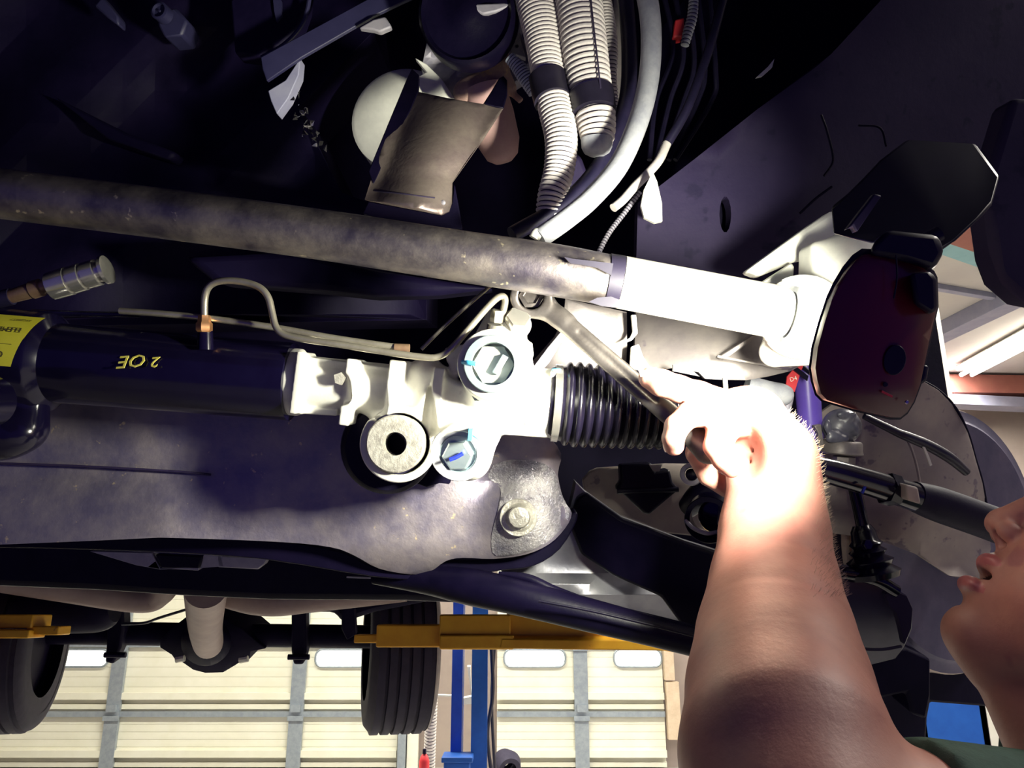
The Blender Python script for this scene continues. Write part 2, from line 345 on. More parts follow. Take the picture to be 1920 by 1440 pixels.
def sdf_mesh(field, lo, hi, h, slack=1.6):
    """surface nets on a block-sparse grid; returns camera-frame vertices and quads."""
    lo = np.asarray(lo, float); hi = np.asarray(hi, float); B = 8
    nb = np.ceil((hi-lo)/(h*B)).astype(int); n = nb*B+1
    g = np.full(n, 1e3, np.float32)
    bi = np.stack(np.meshgrid(*[np.arange(k) for k in nb], indexing='ij'), -1).reshape(-1, 3)
    c = (lo+(bi+.5)*h*B).astype(np.float32); v = field(c)
    for (i, j, k), q in zip(bi, v):
        if q < 0: g[i*B:i*B+B+1, j*B:j*B+B+1, k*B:k*B+B+1] = -1e3
    keep = bi[np.abs(v) < slack*h*B]
    off = np.stack(np.meshgrid(*[np.arange(B+1)]*3, indexing='ij'), -1).reshape(-1, 3)
    for s in range(0, len(keep), 400):
        kb = keep[s:s+400]; idx = (kb[:, None, :]*B+off[None]).reshape(-1, 3)
        g[idx[:, 0], idx[:, 1], idx[:, 2]] = field((lo+idx*h).astype(np.float32))
    S = g < 0
    cs = np.zeros(n-1, np.uint8)
    for a in (0, 1):
        for b in (0, 1):
            for e in (0, 1):
                cs += S[a:n[0]-1+a, b:n[1]-1+b, e:n[2]-1+e]
    act = (cs > 0) & (cs < 8); ai = np.argwhere(act); vid = np.full(n-1, -1, np.int64); vid[act] = np.arange(len(ai))
    acc = np.zeros((len(ai), 3)); cnt = np.zeros(len(ai))
    cor = [(0, 0, 0), (1, 0, 0), (0, 1, 0), (1, 1, 0), (0, 0, 1), (1, 0, 1), (0, 1, 1), (1, 1, 1)]
    for a in range(8):
        for ax in range(3):
            if cor[a][ax]: continue
            b = list(cor[a]); b[ax] = 1
            ga = g[ai[:, 0]+cor[a][0], ai[:, 1]+cor[a][1], ai[:, 2]+cor[a][2]]; gb = g[ai[:, 0]+b[0], ai[:, 1]+b[1], ai[:, 2]+b[2]]
            m = (ga < 0) != (gb < 0); t = np.where(m, ga/np.where(m, ga-gb, 1), 0)
            pos = np.array(cor[a], float)[None]+np.zeros((len(ai), 3)); pos[:, ax] += t
            acc[m] += pos[m]; cnt[m] += 1
    V = lo+(ai+acc/cnt[:, None])*h
    Q4 = []
    for ax in range(3):
        sl0 = [slice(None)]*3; sl1 = [slice(None)]*3; sl0[ax] = slice(0, n[ax]-1); sl1[ax] = slice(1, n[ax])
        e = np.argwhere(S[tuple(sl0)] != S[tuple(sl1)]); o1, o2 = [(1, 2), (2, 0), (0, 1)][ax]
        e = e[(e[:, o1] > 0) & (e[:, o2] > 0) & (e[:, o1] < n[o1]-1) & (e[:, o2] < n[o2]-1)]
        fl = S[e[:, 0], e[:, 1], e[:, 2]]
        def vv(d1, d2):
            q = e.copy(); q[:, o1] -= d1; q[:, o2] -= d2; return vid[q[:, 0], q[:, 1], q[:, 2]]
        q = np.stack([vv(1, 1), vv(0, 1), vv(0, 0), vv(1, 0)], 1); q[fl] = q[fl][:, ::-1]; Q4.append(q)
    Q4 = np.concatenate(Q4); Q4 = Q4[(Q4 >= 0).all(1)]
    return V, Q4
BR = np.array([list(R), list(U), list(F)])
def sdf_obj(name, field, lo, hi, h, m, parent, matf=None, smooth_it=0, **kw):
    V, Q4 = sdf_mesh(field, lo, hi, h)
    org = np.array(wloc(parent)); W = V@BR+np.array(C0)-org
    me = bpy.data.meshes.new(name); me.vertices.add(len(W)); me.vertices.foreach_set('co', W.astype(np.float32).ravel())
    me.loops.add(Q4.size); me.loops.foreach_set('vertex_index', Q4.astype(np.int32).ravel()); me.polygons.add(len(Q4))
    me.polygons.foreach_set('loop_start', np.arange(0, Q4.size, 4, dtype=np.int32))
    for mm in (m if isinstance(m, (list, tuple)) else [m]): me.materials.append(mm)
    if matf is not None: me.polygons.foreach_set('material_index', matf(V[Q4].mean(1)).astype(np.int32))
    me.update(calc_edges=True); me.validate(); me.polygons.foreach_set('use_smooth', [True]*len(me.polygons))
    o = bpy.data.objects.new(name, me); COL.objects.link(o); o.parent = parent
    for k, v in kw.items(): o[k] = v
    if smooth_it:
        s = o.modifiers.new('smooth', 'SMOOTH'); s.factor = .5; s.iterations = smooth_it
    return o, V, Q4
_txt_n = 0
def text_geo(s, size, org, X, Y, N, ext=.0001):
    """flat lettering from the built-in font as thin solid geometry."""
    c = bpy.data.curves.new('t', 'FONT'); c.body = s; c.size = size; c.extrude = ext; c.resolution_u = 2
    o = bpy.data.objects.new('t', c); COL.objects.link(o); bpy.context.view_layer.update()
    me = bpy.data.meshes.new_from_object(o.evaluated_get(bpy.context.evaluated_depsgraph_get()))
    V = [org+X*v.co.x+Y*v.co.y+N*v.co.z for v in me.vertices]; Fc = [tuple(p.vertices) for p in me.polygons]
    bpy.data.objects.remove(o); bpy.data.curves.remove(c); bpy.data.meshes.remove(me)
    return V, Fc
def PZ(a, b, z):
    v = F + R*((a-960)/K) - U*((b-720)/K)
    return C0 + v*((z-C0.z)/v.z)
# ================================================================== THE ROOM
YW = 9.35; CZ = 4.32; XR = 8.2; XL = -7.0; YF = -1.6
obj('floor', wbox(XL, XR, YF, YW+.2, -.12, 0), m_floor, kind='structure')
obj('ceiling', wbox(XL, XR, YF, YW+.2, CZ, CZ+.15), m_ceil, kind='structure')
obj('wall_back', wbox(XL, XR, YW+.06, YW+.3, 0, CZ), m_wall, kind='structure')
obj('wall_right', wbox(XR, XR+.2, YF, YW+.3, 0, CZ), m_wall, kind='structure')
obj('wall_left', wbox(XL-.2, XL, YF, YW+.3, 0, CZ), m_wall, kind='structure')
def xw(a, b=1320): return PY(a, b, YW).x
def zw(b, a=960): return PY(a, b, YW).z
ZJ = zw(1329)
def door(nm, x0, x1, stiles, wins):
    t = bpy.data.objects.new(nm, None); COL.objects.link(t); t.location = (0.5*(x0+x1), YW, 0); t['kind'] = 'structure'
    hs = zw(1196)-zw(1325)
    for k in range(-2, 4):
        za = max(0.02, ZJ+k*hs); zb = ZJ+(k+1)*hs-.002
        if zb < .1: continue
        prof = [(za, .035), (za+.05, .035), (za+.055, .0), (za+.115, .0), (za+.12, .03)]     # bottom rail
        n = 5
        for i in range(1, n):
            zz = za+.12+(zb-za-.2)*i/n; prof += [(zz-.03, .03), (zz-.003, .026), (zz+.003, .026), (zz+.006, .03)]
        prof += [(zb-.07, .03), (zb-.065, .005), (zb, .005)]
        V = []; Fc = []
        for z, y in prof: V += [Vector((x0, YW-y, z)), Vector((x1, YW-y, z))]
        V += [Vector((x0, YW+.04, zb)), Vector((x1, YW+.04, zb)), Vector((x0, YW+.04, za)), Vector((x1, YW+.04, za))]
        m_ = len(V)//2
        for i in range(m_): j = (i+1) % m_; Fc.append((2*i, 2*i+1, 2*j+1, 2*j))
        obj('door_section', (V, Fc), m_door, t)
        obj('ledge', wbox(x0, x1, YW-.075, YW-.03, za+.10, za+.17), m_door, t)
        obj('strut', join(wbox(x0, x1, YW-.06, YW-.03, za-.05, za-.02), wbox(x0, x1, YW-.075, YW-.055, za-.075, za-.02)), m_stile, t)
    for sx in stiles:
        obj('stile', wbox(sx-.075, sx+.075, YW-.085, YW-.04, 0.02, ZJ+3*hs), m_stile, t)
        for k in range(-1, 3): obj('hinge', join(wbox(sx-.05, sx+.05, YW-.13, YW-.08, ZJ+k*hs-.02, ZJ+k*hs+.05), wbox(sx-.085, sx+.085, YW-.11, YW-.08, ZJ+k*hs-.11, ZJ+k*hs-.06)), m_stile, t)
    za, zb = zw(1250), zw(1217)
    for (a, b) in wins:
        c = Vector(((a+b)/2, YW-.045, (za+zb)/2)); rw, rh = (b-a)/2, (zb-za)/2; cr_ = rh*.85
        pts = []
        for (qx, qz, a0) in ((1, 1, 0), (-1, 1, 90), (-1, -1, 180), (1, -1, 270)):
            for i in range(7):
                an = math.radians(a0+90*i/6); pts.append((qx*(rw-cr_)+cr_*math.cos(an), qz*(rh-cr_)+cr_*math.sin(an)))
        n = len(pts)
        V = [c+Vector((x, -.02*0, z)) for x, z in pts]+[c+Vector((x, .03, z)) for x, z in pts]
        obj('window_pane', (V, [tuple(range(n)), tuple(range(n, 2*n))]+[(i, (i+1) % n, n+(i+1) % n, n+i) for i in range(n)]), m_glass, t)
        fr = sweep([c+Vector((x, -.005, z)) for x, z in pts+pts[:2]], [.012]*(n+2), 6, False)
        obj('window_gasket', fr, m_stile, t)
door('door_1', xw(-620), xw(748), [xw(a) for a in (-480, -130, 219, 560)], [(xw(-340), xw(-250)), (xw(70), xw(196)), (xw(588), xw(706))])
door('door_2', xw(932), xw(1244), [xw(1089)], [(xw(945), xw(1061)), (xw(1153), xw(1290))][:1]+[(xw(1153), xw(1243))])
t = thing('timber_board', 'pale timber boards nailed up beside the right hand garage door', 'board', (xw(1257), YW-.1, 0))
obj('board', wbox(xw(1246), xw(1264), YW-.12, YW-.02, zw(1274), zw(1200)), m_wood, t)
obj('board', wbox(xw(1247), xw(1271), YW-.12, YW-.02, zw(1384), zw(1277)), m_wood, t)
obj('trim_1', wbox(xw(752), xw(766), YW-.16, YW-.02, 0, 3.6), m_stile, kind='structure')
obj('trim_2', wbox(xw(768), xw(788), YW-.10, YW-.02, 0, 3.6), m_paper, kind='structure')
# ceiling beams at the right
def beam(nm, label, a, b, z, hw, th, m):
    p, q = PZ(*a, z), PZ(*b, z); d = (q-p).normalized(); p = p-d*1.2; q = q+d*1.5; s = Vector((-d.y, d.x, 0))
    V = [e+s*(sg*hw)+Vector((0, 0, h)) for e in (p, q) for sg in (-1, 1) for h in (0, th)]
    o = obj(nm, (V, [(0, 1, 3, 2), (4, 6, 7, 5), (0, 4, 5, 1), (2, 3, 7, 6), (0, 2, 6, 4), (1, 5, 7, 3)]), m, label=label, cat='beam', bevel=.004)
beam('ceiling_beam', 'pale teal ceiling beam above the blue lift post at the right', (1775, 466), (1868, 499), CZ-.16, .085, .16, m_beamT)
beam('ceiling_beam', 'red brown ceiling beam just above the teal one', (1790, 438), (1860, 462), CZ-.20, .12, .20, m_beamR)
beam('ceiling_beam', 'thin grey beam crossing the ceiling below the teal beam', (1755, 543), (1915, 570), CZ-.05, .03, .05, m_beamG)
beam('ceiling_beam', 'grey blue beam running towards the fluorescent lamp', (1760, 640), (1915, 566), CZ-.14, .10, .14, m_beamG)
beam('ceiling_beam', 'red brown beam along the top of the back wall', (1770, 742), (1915, 744), CZ-.25, .16, .22, m_beamR)
beam('ceiling_beam', 'lower grey beam beneath the fluorescent lamp by the back wall', (1775, 762), (1915, 768), CZ-.42, .12, .12, m_beamG)
def fluor(a, b, w_, label):
    z = CZ-.13; p, q = PZ(*a, z), PZ(*b, z)
    if w_: q = Vector((p.x, q.y, z))
    t = thing('fluorescent_lamp', label, 'lamp', (p+q)/2+Vector((0, 0, .06)), 'fluorescent lamps on the ceiling')
    d = (q-p).normalized(); s = Vector((-d.y, d.x, 0)); L_ = (q-p).length
    obj('fixture', box((p+q)/2+Vector((0, 0, .08)), .22, L_, .06, s, d, Vector((0, 0, 1))), m_paper, t, bevel=.01)
    for sg in (-1, 1):
        obj('tube', sweep([p+s*.06*sg, q+s*.06*sg], [.022, .022], 12), m_tube, t)
fluor((1812, 703), (1990, 610), True, 'bright fluorescent lamp on the ceiling at the right edge')
for (x, y, lx, lab) in ((.6, 6.2, 3.2, 'fluorescent lamp on the ceiling behind the lifted car'), (-2.6, 6.2, 3.2, 'fluorescent lamp on the ceiling over the left rear tyre')):
    t = thing('fluorescent_lamp', lab, 'lamp', (x, y, CZ-.1), 'fluorescent lamps on the ceiling')
    obj('fixture', wbox(x-lx/2, x+lx/2, y-.11, y+.11, CZ-.08, CZ), m_paper, t)
    for sg in (-1, 1): obj('tube', sweep([Vector((x-lx/2, y+.06*sg, CZ-.11)), Vector((x+lx/2, y+.06*sg, CZ-.11))], [.018]*2, 10), m_tube, t)
for fx_, fy_, lb_ in ((2.9, -.5, 'unseen added fill lamp on the ceiling beside the front of the car'), (2.6, 1.7, 'unseen added fill lamp on the ceiling right of the wheel arch')):  # unseen fixtures, added to go with the two fill lights
    t = thing('fluorescent_lamp', lb_, 'lamp', (fx_, fy_, CZ-.1), 'fluorescent lamps on the ceiling')
    obj('fixture', wbox(fx_-.11, fx_+.11, fy_-1, fy_+1, CZ-.08, CZ), m_paper, t)
    for sg in (-1, 1): obj('tube', sweep([Vector((fx_+.06*sg, fy_-.95, CZ-.11)), Vector((fx_+.06*sg, fy_+.95, CZ-.11))], [.018]*2, 10), m_tube, t)
# ------------------------------------------------------------------ blue lift post, right
YP = 3.0
def xp(a, b, Y=YP): return PY(a, b, Y).x
xa, xb, xc = xp(1732, 1400), xp(1858, 1400), xp(1889, 1400)
t = post_r = thing('lift_post', 'blue steel lift post with cream edge behind the red lamp, amber arm attached', 'post', ((xa+xb)/2, YP+.15, 0))
obj('column', join(wbox(xa, xb, YP, YP+.02, 0, 3.9), wbox(xa, xa+.02, YP, YP+.3, 0, 3.9), wbox(xb-.02, xb, YP, YP+.3, 0, 3.9)), m_lift, t)
obj('edge_strip', wbox(xb, xc, YP-.004, YP+.03, 0, 3.9), m_paper, t, label='cream edge strip of the lift post')
obj('base_plate', wbox(xa-.12, xc+.12, YP-.15, YP+.4, 0, .03), m_lift, t)
# ------------------------------------------------------------------ far lift post, hoses, extinguisher between the doors
Y2 = 5.2
def X2(a): return PY(a, 1330, Y2).x
t = thing('lift_post', 'blue lift post standing between the two garage doors', 'post', (X2(890), Y2+.1, 0))
obj('column', join(wbox(X2(884), X2(914), Y2-.02, Y2, 0, 3.4), wbox(X2(884), X2(890), Y2, Y2+.25, 0, 3.4)), m_lift, t)
obj('side_rail', wbox(X2(846), X2(866), Y2, Y2+.2, 0, 3.4), m_liftp, t)
obj('carriage', join(wbox(X2(838), X2(884), Y2-.16, Y2-.02, .45, .78), wbox(X2(834), X2(890), Y2-.18, Y2+.02, .78, .81)), m_lift, t, bevel=.005)
obj('bracket', relief([(858, 1312), (884, 1306), (876, 1250), (882, 1250), (885, 1320), (860, 1322)], Y2/math.cos(PITCH), .03), m_paper, t, label='cream bracket on the lift post')
obj('cross_bar', tube([(812, 1303, 5.3), (862, 1305, 5.3)], 2, 8), m_paper, t)
h = corr([(812, 1100, 5.9), (812, 1250, 5.9), (806, 1400, 5.9), (800, 1600, 5.9)], 11, 6, 12)
tag = obj('exhaust_hose', h, [m_corr, m_groove], label='grey corrugated exhaust hose hanging right of the rear tyre', cat='hose')
obj('drop_hose', join(tube([(921, 1200, 5.0), (924, 1300, 5.0), (914, 1380, 5.0), (926, 1480, 5.0)], 3.6, 8), tube([(928, 1200, 5.05), (922, 1320, 5.05), (930, 1480, 5.05)], 3, 8)), m_rub, label='dark air hoses hanging on the blue post by the right door', cat='hose')
t = thing('fire_extinguisher', 'small red fire extinguisher low beside the corrugated exhaust hose', 'extinguisher', P(796, 1500, 5.4))
obj('cylinder', lathe(P(796, 1412, 5.4), Vector((0, 0, -1)), [(0, .01), (.02, .025), (.05, .035), (.4, .035), (.42, .02)], 16), m_red, t)
obj('valve', lathe(P(796, 1404, 5.4), Vector((0, 0, -1)), [(0, .012), (.03, .014)], 10), m_lampblk, t)
t = thing('tyre_stack', 'dark tyres piled on the floor against the right hand garage door', 'tyre', P(955, 1470, 7))
obj('tread', lathe(P(950, 1434, 7), D(.3, 0, -1), [(-.1, .06), (-.1, .1), (0, .13), (.1, .1), (.1, .06)], 24, False), m_tyre, t)
# ================================================================== AMBER LIFT ARM
YA = 2.75; dA = lambda x, y: YA/(F.y+ -U.y*0 + (-(y-720)/K)*U.y)
def abox(a0, b0, a1, b1, dy, dep=.09):
    """upright plate from pixel (a0,b0) to (a1,b1) at Y=YA+dy"""
    p, q = PY(a0, b0, YA+dy), PY(a1, b1, YA+dy); return wbox(p.x, q.x, YA+dy, YA+dy+dep, q.z, p.z)
la = obj('lift_arm', abox(706, 1171, 960, 1214, 0, .12), m_armY, post_r, bevel=.006, label='amber yellow arm reaching under the car')
obj('arm_tip', abox(664, 1190, 712, 1206, .01, .08), m_armY, la, bevel=.004)
obj('outer_sleeve', join(abox(824, 1152, 958, 1192, -.02, .16), abox(824, 1190, 964, 1218, -.03, .18)), m_armY, la, bevel=.006)
YAd = YA/math.cos(PITCH)
obj('main_beam', relief([(950, 1147), (975, 1146), (1040, 1148), (1100, 1158), (1230, 1190), (1420, 1230), (1500, 1250), (1790, 1296), (1790, 1318), (1500, 1266), (1240, 1220), (940, 1216), (940, 1197), (952, 1190)], dA, .14), m_armY, la, bevel=.005)
obj('lower_rail', relief([(940, 1197), (1290, 1201), (1500, 1240), (1500, 1262), (1250, 1221), (936, 1217)], lambda x, y: dA(x, y)-.03, .05), m_armY, la, bevel=.005)
obj('lock_pin', tube([(905, 1181, 2.74), (958, 1183, 2.74)], 4.5, 10), m_lampblk, la, label='dark lock pin on the lift arm')
obj('lock_pin', tube([(1090, 1203, 2.7), (1136, 1206, 2.7)], 3.5, 10), m_lampblk, la)
t = thing('support_beam', 'short amber lift beam in front of the left rear tyre', 'beam', PY(30, 1195, YA))
obj('inner_arm', abox(-260, 1152, 58, 1178, 0, .12), m_armY, t, bevel=.005)
obj('arm_tip', abox(50, 1174, 108, 1191, .01, .08), m_armY, t, bevel=.004)
obj('lower_rail', abox(-260, 1181, 52, 1197, -.02, .1), m_armY, t, bevel=.004)
# ================================================================== REAR OF THE CAR
YR = 3.5; dR = YR
t = axle = thing('rear_axle', 'dark rear axle with differential housing between the two rear tyres', 'axle', PY(390, 1200, YR))
obj('axle_tube', tube([(80, 1186, 3.42), (700, 1194, 3.46)], 21, 20), m_dark, t)
obj('differential_housing', relief([(300, 1200), (322, 1178), (345, 1160), (420, 1160), (455, 1180), (498, 1216), (470, 1222), (468, 1236), (452, 1240), (440, 1248), (418, 1261), (385, 1262), (362, 1256), (342, 1242), (330, 1240), (322, 1228), (300, 1214)], lambda x, y: 3.30+.10*(((x-390)/80)**2+((y-1200)/55)**2)*.5, .22, 14), m_dark, t, bevel=.01)
obj('differential_cover', relief(circ(385, 1205, 46, 24, 44), lambda x, y: 3.20+.10*(((x-385)/46)**2+((y-1205)/44)**2), .12, 10), m_dark, t)
for (a, b) in ((338, 1237), (457, 1238)): obj('spring_perch', tube([(a-8, b, 3.3), (a+8, b-3, 3.3)], 6, 8), m_paper, t)
obj('driveshaft', tube([(386, 1100, 2.3, 40), (385, 1170, 2.75, 31), (390, 1205, 3.1, 27), (392, 1216, 3.14, 20)], 30, 24), m_shaft, label='dusty brown driveshaft running back to the differential', cat='driveshaft')
for (a, lab) in ((214, 'dark shock absorber hanging beside the left end of the axle'), (557, 'dark shock mount beside the right end of the axle')):
    t = thing('shock_absorber', lab, 'shock absorber', P(a, 1230, 3.35))
    if a < 300:
        obj('body', relief([(200, 1100), (228, 1100), (232, 1180), (226, 1215), (212, 1246), (196, 1243), (200, 1190)], 3.35, .07), m_dark, t, bevel=.01)
        obj('bolt', tube([(196, 1228, 3.33), (236, 1228, 3.33)], 5, 8), m_dark, t)
    else:
        obj('body', relief([(546, 1120), (572, 1120), (574, 1222), (568, 1247), (550, 1247), (546, 1224)], 3.35, .07), m_dark, t, bevel=.01)
        obj('bolt', tube([(540, 1232, 3.33), (580, 1232, 3.33)], 5, 8), m_dark, t)
def tyre(c, ax, r, wd, label, sidem):
    t = axle
    prof = [(-wd/2, r*.62), (-wd/2, r*.80), (-wd*.49, r*.90), (-wd*.42, r*.965)]
    n = 5; mi = []
    for i in range(n):
        a = -wd*.40+wd*.8*i/n; b = a+wd*.8/n
        prof += [(a, r), (b-.014, r), (b-.012, r-.012), (b-.002, r-.012)]
    prof += [(wd*.42, r*.965), (wd*.49, r*.90), (wd/2, r*.80), (wd/2, r*.62)]
    t = obj('rear_wheel', lathe(c, ax, prof, 48, False), m_tyre, t, label=label)
    obj('shoulder', lathe(c, ax, [(wd*.425, r*.972), (wd*.47, r*.94), (wd*.502, r*.88), (wd*.506, r*.80)], 48, False), sidem, t)
    obj('rim', lathe(c, ax, [(-wd*.3, r*.62), (-wd*.3, .03), (-wd*.25, .03), (wd*.3, r*.62)], 32), m_dark, t)
tyre(PY(744, 1212, 3.5)+Vector((0, .05, 0)), Vector((.97, .24, 0)), .345, .27, 'rear tyre behind the amber lift arm, right of the axle', m_tyrew)
tyre(PY(20, 1205, 3.35)+Vector((-.02, .05, 0)), Vector((.97, .24, 0)), .345, .27, 'rear tyre cut off by the left edge of the photo', m_tyre)
obj('exhaust_pipe', join(tube([(-40, 1080, 2.6), (120, 1105, 2.7), (260, 1125, 2.8), (300, 1112, 2.8), (330, 1075, 2.7)], 24, 14), tube([(330, 1075, 2.6), (480, 1125, 2.6), (600, 1118, 2.6), (760, 1100, 2.6)], 28, 14)), m_shaft, label='brown exhaust pipe crossing beneath the floor above the axle', cat='pipe')
obj('brake_cable', tube([(228, 1170, 3.2), (270, 1168, 3.2), (300, 1158, 3.15), (352, 1142, 3.1)], 2.6, 8), m_rub, axle)
t = thing('muffler', 'dark muffler and hangers above the left end of the axle', 'muffler', P(120, 1150, 3.0))
obj('shell', tube([(30, 1140, 3.0, 30), (60, 1142, 3.0, 42), (180, 1145, 3.0, 40), (215, 1140, 3.0, 26)], 40, 18), m_dark, t)
obj('hanger', tube([(145, 1100, 2.95), (160, 1130, 2.95), (150, 1165, 2.95)], 5, 8), m_dark, t)
t = thing('fuel_tank', 'black tank slung under the floor above the right of the axle', 'tank', P(640, 1150, 3.0))
obj('shell', relief([(470, 1085), (860, 1085), (850, 1120), (700, 1150), (640, 1170), (626, 1150), (600, 1150), (520, 1158), (450, 1140)], 2.95, .25), m_dark, t, bevel=.02)
obj('strap', relief([(640, 1100), (662, 1100), (668, 1190), (650, 1200), (640, 1180)], 2.9, .03), m_dark, t, bevel=.004)
# ------------------------------------------------------------------ body shell of the car
t = thing('car_body_shell', 'dark underside of the lifted car: floor pan, firewall and bonnet above the engine', 'car body', (-.6, 2.2, 1.8))
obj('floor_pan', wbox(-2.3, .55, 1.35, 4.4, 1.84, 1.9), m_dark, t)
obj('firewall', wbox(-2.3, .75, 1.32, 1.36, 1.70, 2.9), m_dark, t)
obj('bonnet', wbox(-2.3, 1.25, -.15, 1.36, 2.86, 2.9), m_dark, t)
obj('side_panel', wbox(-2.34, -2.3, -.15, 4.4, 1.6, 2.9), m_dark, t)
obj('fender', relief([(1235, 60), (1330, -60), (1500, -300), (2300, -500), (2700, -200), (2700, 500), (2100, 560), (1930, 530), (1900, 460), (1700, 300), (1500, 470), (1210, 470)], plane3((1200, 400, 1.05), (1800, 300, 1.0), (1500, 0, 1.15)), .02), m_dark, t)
obj('front_panel', wbox(-2.3, 1.4, -.17, -.13, 2.15, 2.9), m_dark, t)
# ================================================================== FRONT SUBFRAME
def d_cross(x, y):
    d = .735
    if x < 520: d -= max(0, (y-880))*.00016*(1-max(0, x-300)/220 if x > 300 else 1)
    d -= .010*math.exp(-(((x-972)/58)**2+((y-968)/62)**2)**2)
    d += .010*math.exp(-(((x-925)/40)**2+((y-905)/26)**2))
    d += .020*max(0, (y-1020)/60)**2*(1 if x > 560 else .3)
    d += .014*math.exp(-((x-1062)/22)**2)*(1 if y > 850 else .3)
    return d
t = thing('front_crossmember', 'speckled grey steel crossmember behind the steering rack, bolted at its right lobe', 'crossmember', P(700, 1070, .76))
obj('plate', relief([(-120, 740), (200, 745), (430, 760), (700, 780), (860, 790), (960, 800), (1020, 815), (1052, 850), (1046, 890), (1058, 940), (1072, 962), (1060, 990), (1030, 1020), (985, 1040), (925, 1048), (868, 1046), (836, 1052), (806, 1072), (770, 1077), (710, 1066), (665, 1042), (620, 1026), (520, 1016), (300, 1008), (-120, 1000)], d_cross, .012, 17, smooth=3), [m_cross], t, sharp=60, bevel=.0012)
obj('oily_lobe', relief([(925, 872), (960, 862), (1010, 866), (1040, 885), (1050, 920), (1062, 945), (1068, 964), (1054, 990), (1024, 1018), (984, 1036), (930, 1042), (921, 1015), (926, 985), (935, 950), (938, 915), (915, 895)], lambda x, y: d_cross(x, y)-.0009, .002, 9, smooth=3), m_oily, t, label='wet oily pitted patch round the bolt', sharp=60)
obj('lower_flange', relief([(-120, 998), (300, 1006), (520, 1014), (640, 1034), (700, 1062), (780, 1076), (836, 1052), (900, 1050), (985, 1042), (1040, 1012), (1075, 962), (1082, 975), (1050, 1030), (1000, 1062), (940, 1070), (880, 1082), (830, 1090), (700, 1082), (500, 1050), (300, 1036), (60, 1028), (-120, 1024)], .755, .03, smooth=3), m_black, t, bevel=.003)
obj('bend_line', tube([(-20, 868, .729), (150, 874, .729), (330, 884, .729), (395, 890, .730)], 2.2, 8), m_frame, t)  # dark line laid along the bend of the plate
t = thing('hex_bolt', 'round flanged bolt head with flat washer on the oily lobe of the crossmember', 'bolt', P(972, 968, .72))
axb = D(-.05, .12, -1)
obj('washer', ring(P(972, 970, .7235), axb, px(12, .72), px(35, .72), .004, 36), m_bush, t)
obj('flange', lathe(P(974, 970, .7215), axb, [(0, px(27, .72)), (.002, px(27, .72)), (.004, px(22, .72))], 32), m_bush, t)
obj('head', lathe(P(974, 969, .719), axb, [(0, px(22, .71)), (.008, px(21.5, .71)), (.0105, px(19, .71)), (.011, px(14, .71))], 12), m_bush, t)
t = thing('front_subframe', 'black rear beam of the subframe running left below the grey crossmember', 'frame', P(400, 1100, .95))
obj('beam', relief([(-200, 1010), (300, 1018), (640, 1040), (860, 1080), (905, 1120), (880, 1135), (760, 1130), (500, 1128), (330, 1120), (180, 1110), (-200, 1095)], .95, .10), m_black, t, bevel=.01)
obj('edge_highlight', tube([(78, 1022, .93), (180, 1028, .93), (300, 1035, .93), (560, 1047, .93)], 2.6, 8), m_grey, t)  # grey strip paints the highlight along the beam edge
obj('edge_highlight', tube([(650, 1082, .93), (760, 1086, .93), (850, 1091, .93)], 1.6, 8), m_grey, t)
obj('highlight_patch', relief([(168, 1034), (285, 1037), (300, 1066), (372, 1070), (382, 1040), (415, 1043), (420, 1062), (300, 1068), (255, 1060)], .925, .02), m_grey, t, bevel=.002)  # grey patches paint highlights on the black beam
obj('highlight_patch', relief([(405, 1043), (500, 1048), (492, 1062), (484, 1068), (408, 1064)], .925, .02), m_grey, t, bevel=.002)
obj('recess_pocket', relief([(290, 1040), (380, 1044), (374, 1066), (300, 1064)], .922, .01), m_black, t, bevel=.002)
def d_low(x, y): return .80+.05*((x-1080)/250)**2*(1 if x > 1080 else .2)-.02*math.exp(-((y-1105-(x-1060)*.08)/22)**2)
obj('wishbone', relief([(936, 1068), (985, 1052), (1040, 1020), (1062, 990), (1070, 950), (1080, 905), (1100, 925), (1170, 975), (1290, 1020), (1420, 1060), (1420, 1230), (1300, 1205), (1200, 1180), (1140, 1160), (1098, 1148), (1050, 1130), (990, 1105)], d_low, .03, 20), mat('satin control arm steel', (.22, .22, .26), (.34, .34, .36), rough=.3, metal=.5, scale=14, bump=.2, bscale=60), label='satin grey wishbone below the oily lobe of the crossmember', cat='wishbone', bevel=.002, sharp=60)
obj('arm_shadow_sheet', relief([(1068, 985), (1082, 935), (1100, 925), (1170, 975), (1290, 1020), (1430, 1065), (1430, 1230), (1290, 1190), (1240, 1120), (1150, 1080), (1090, 1040)], plane3((1070, 960, .79), (1430, 1100, .70), (1200, 1150, .76)), .02), m_black, label='black sheet standing for the shadow on the lower arm, left of the forearm', cat='plate', bevel=.003)  # black sheet stands in for the shadow over the arm
t = thing('frame_rail', 'glossy black curved rail running down right beneath the control arm', 'rail', P(1080, 1150, .74))
obj('rail', tube([(700, 1085, .78, 10), (800, 1088, .76, 26), (880, 1100, .74, 34), (980, 1122, .72, 33), (1100, 1152, .71, 31), (1230, 1185, .70, 28), (1350, 1215, .69, 28), (1480, 1245, .68, 28)], 30, 20), m_black, t)
obj('upper_lip', tube([(935, 1075, .73, 4), (990, 1085, .725, 9), (1040, 1107, .72, 9), (1100, 1128, .715, 8), (1170, 1146, .71, 7), (1290, 1176, .70, 7), (1450, 1220, .69, 7)], 8, 14), m_black, t)
obj('edge_highlight_lip', tube([(1010, 1127, .687), (1110, 1146, .684), (1220, 1172, .678), (1330, 1200, .67)], 2.5, 8), m_black, t)
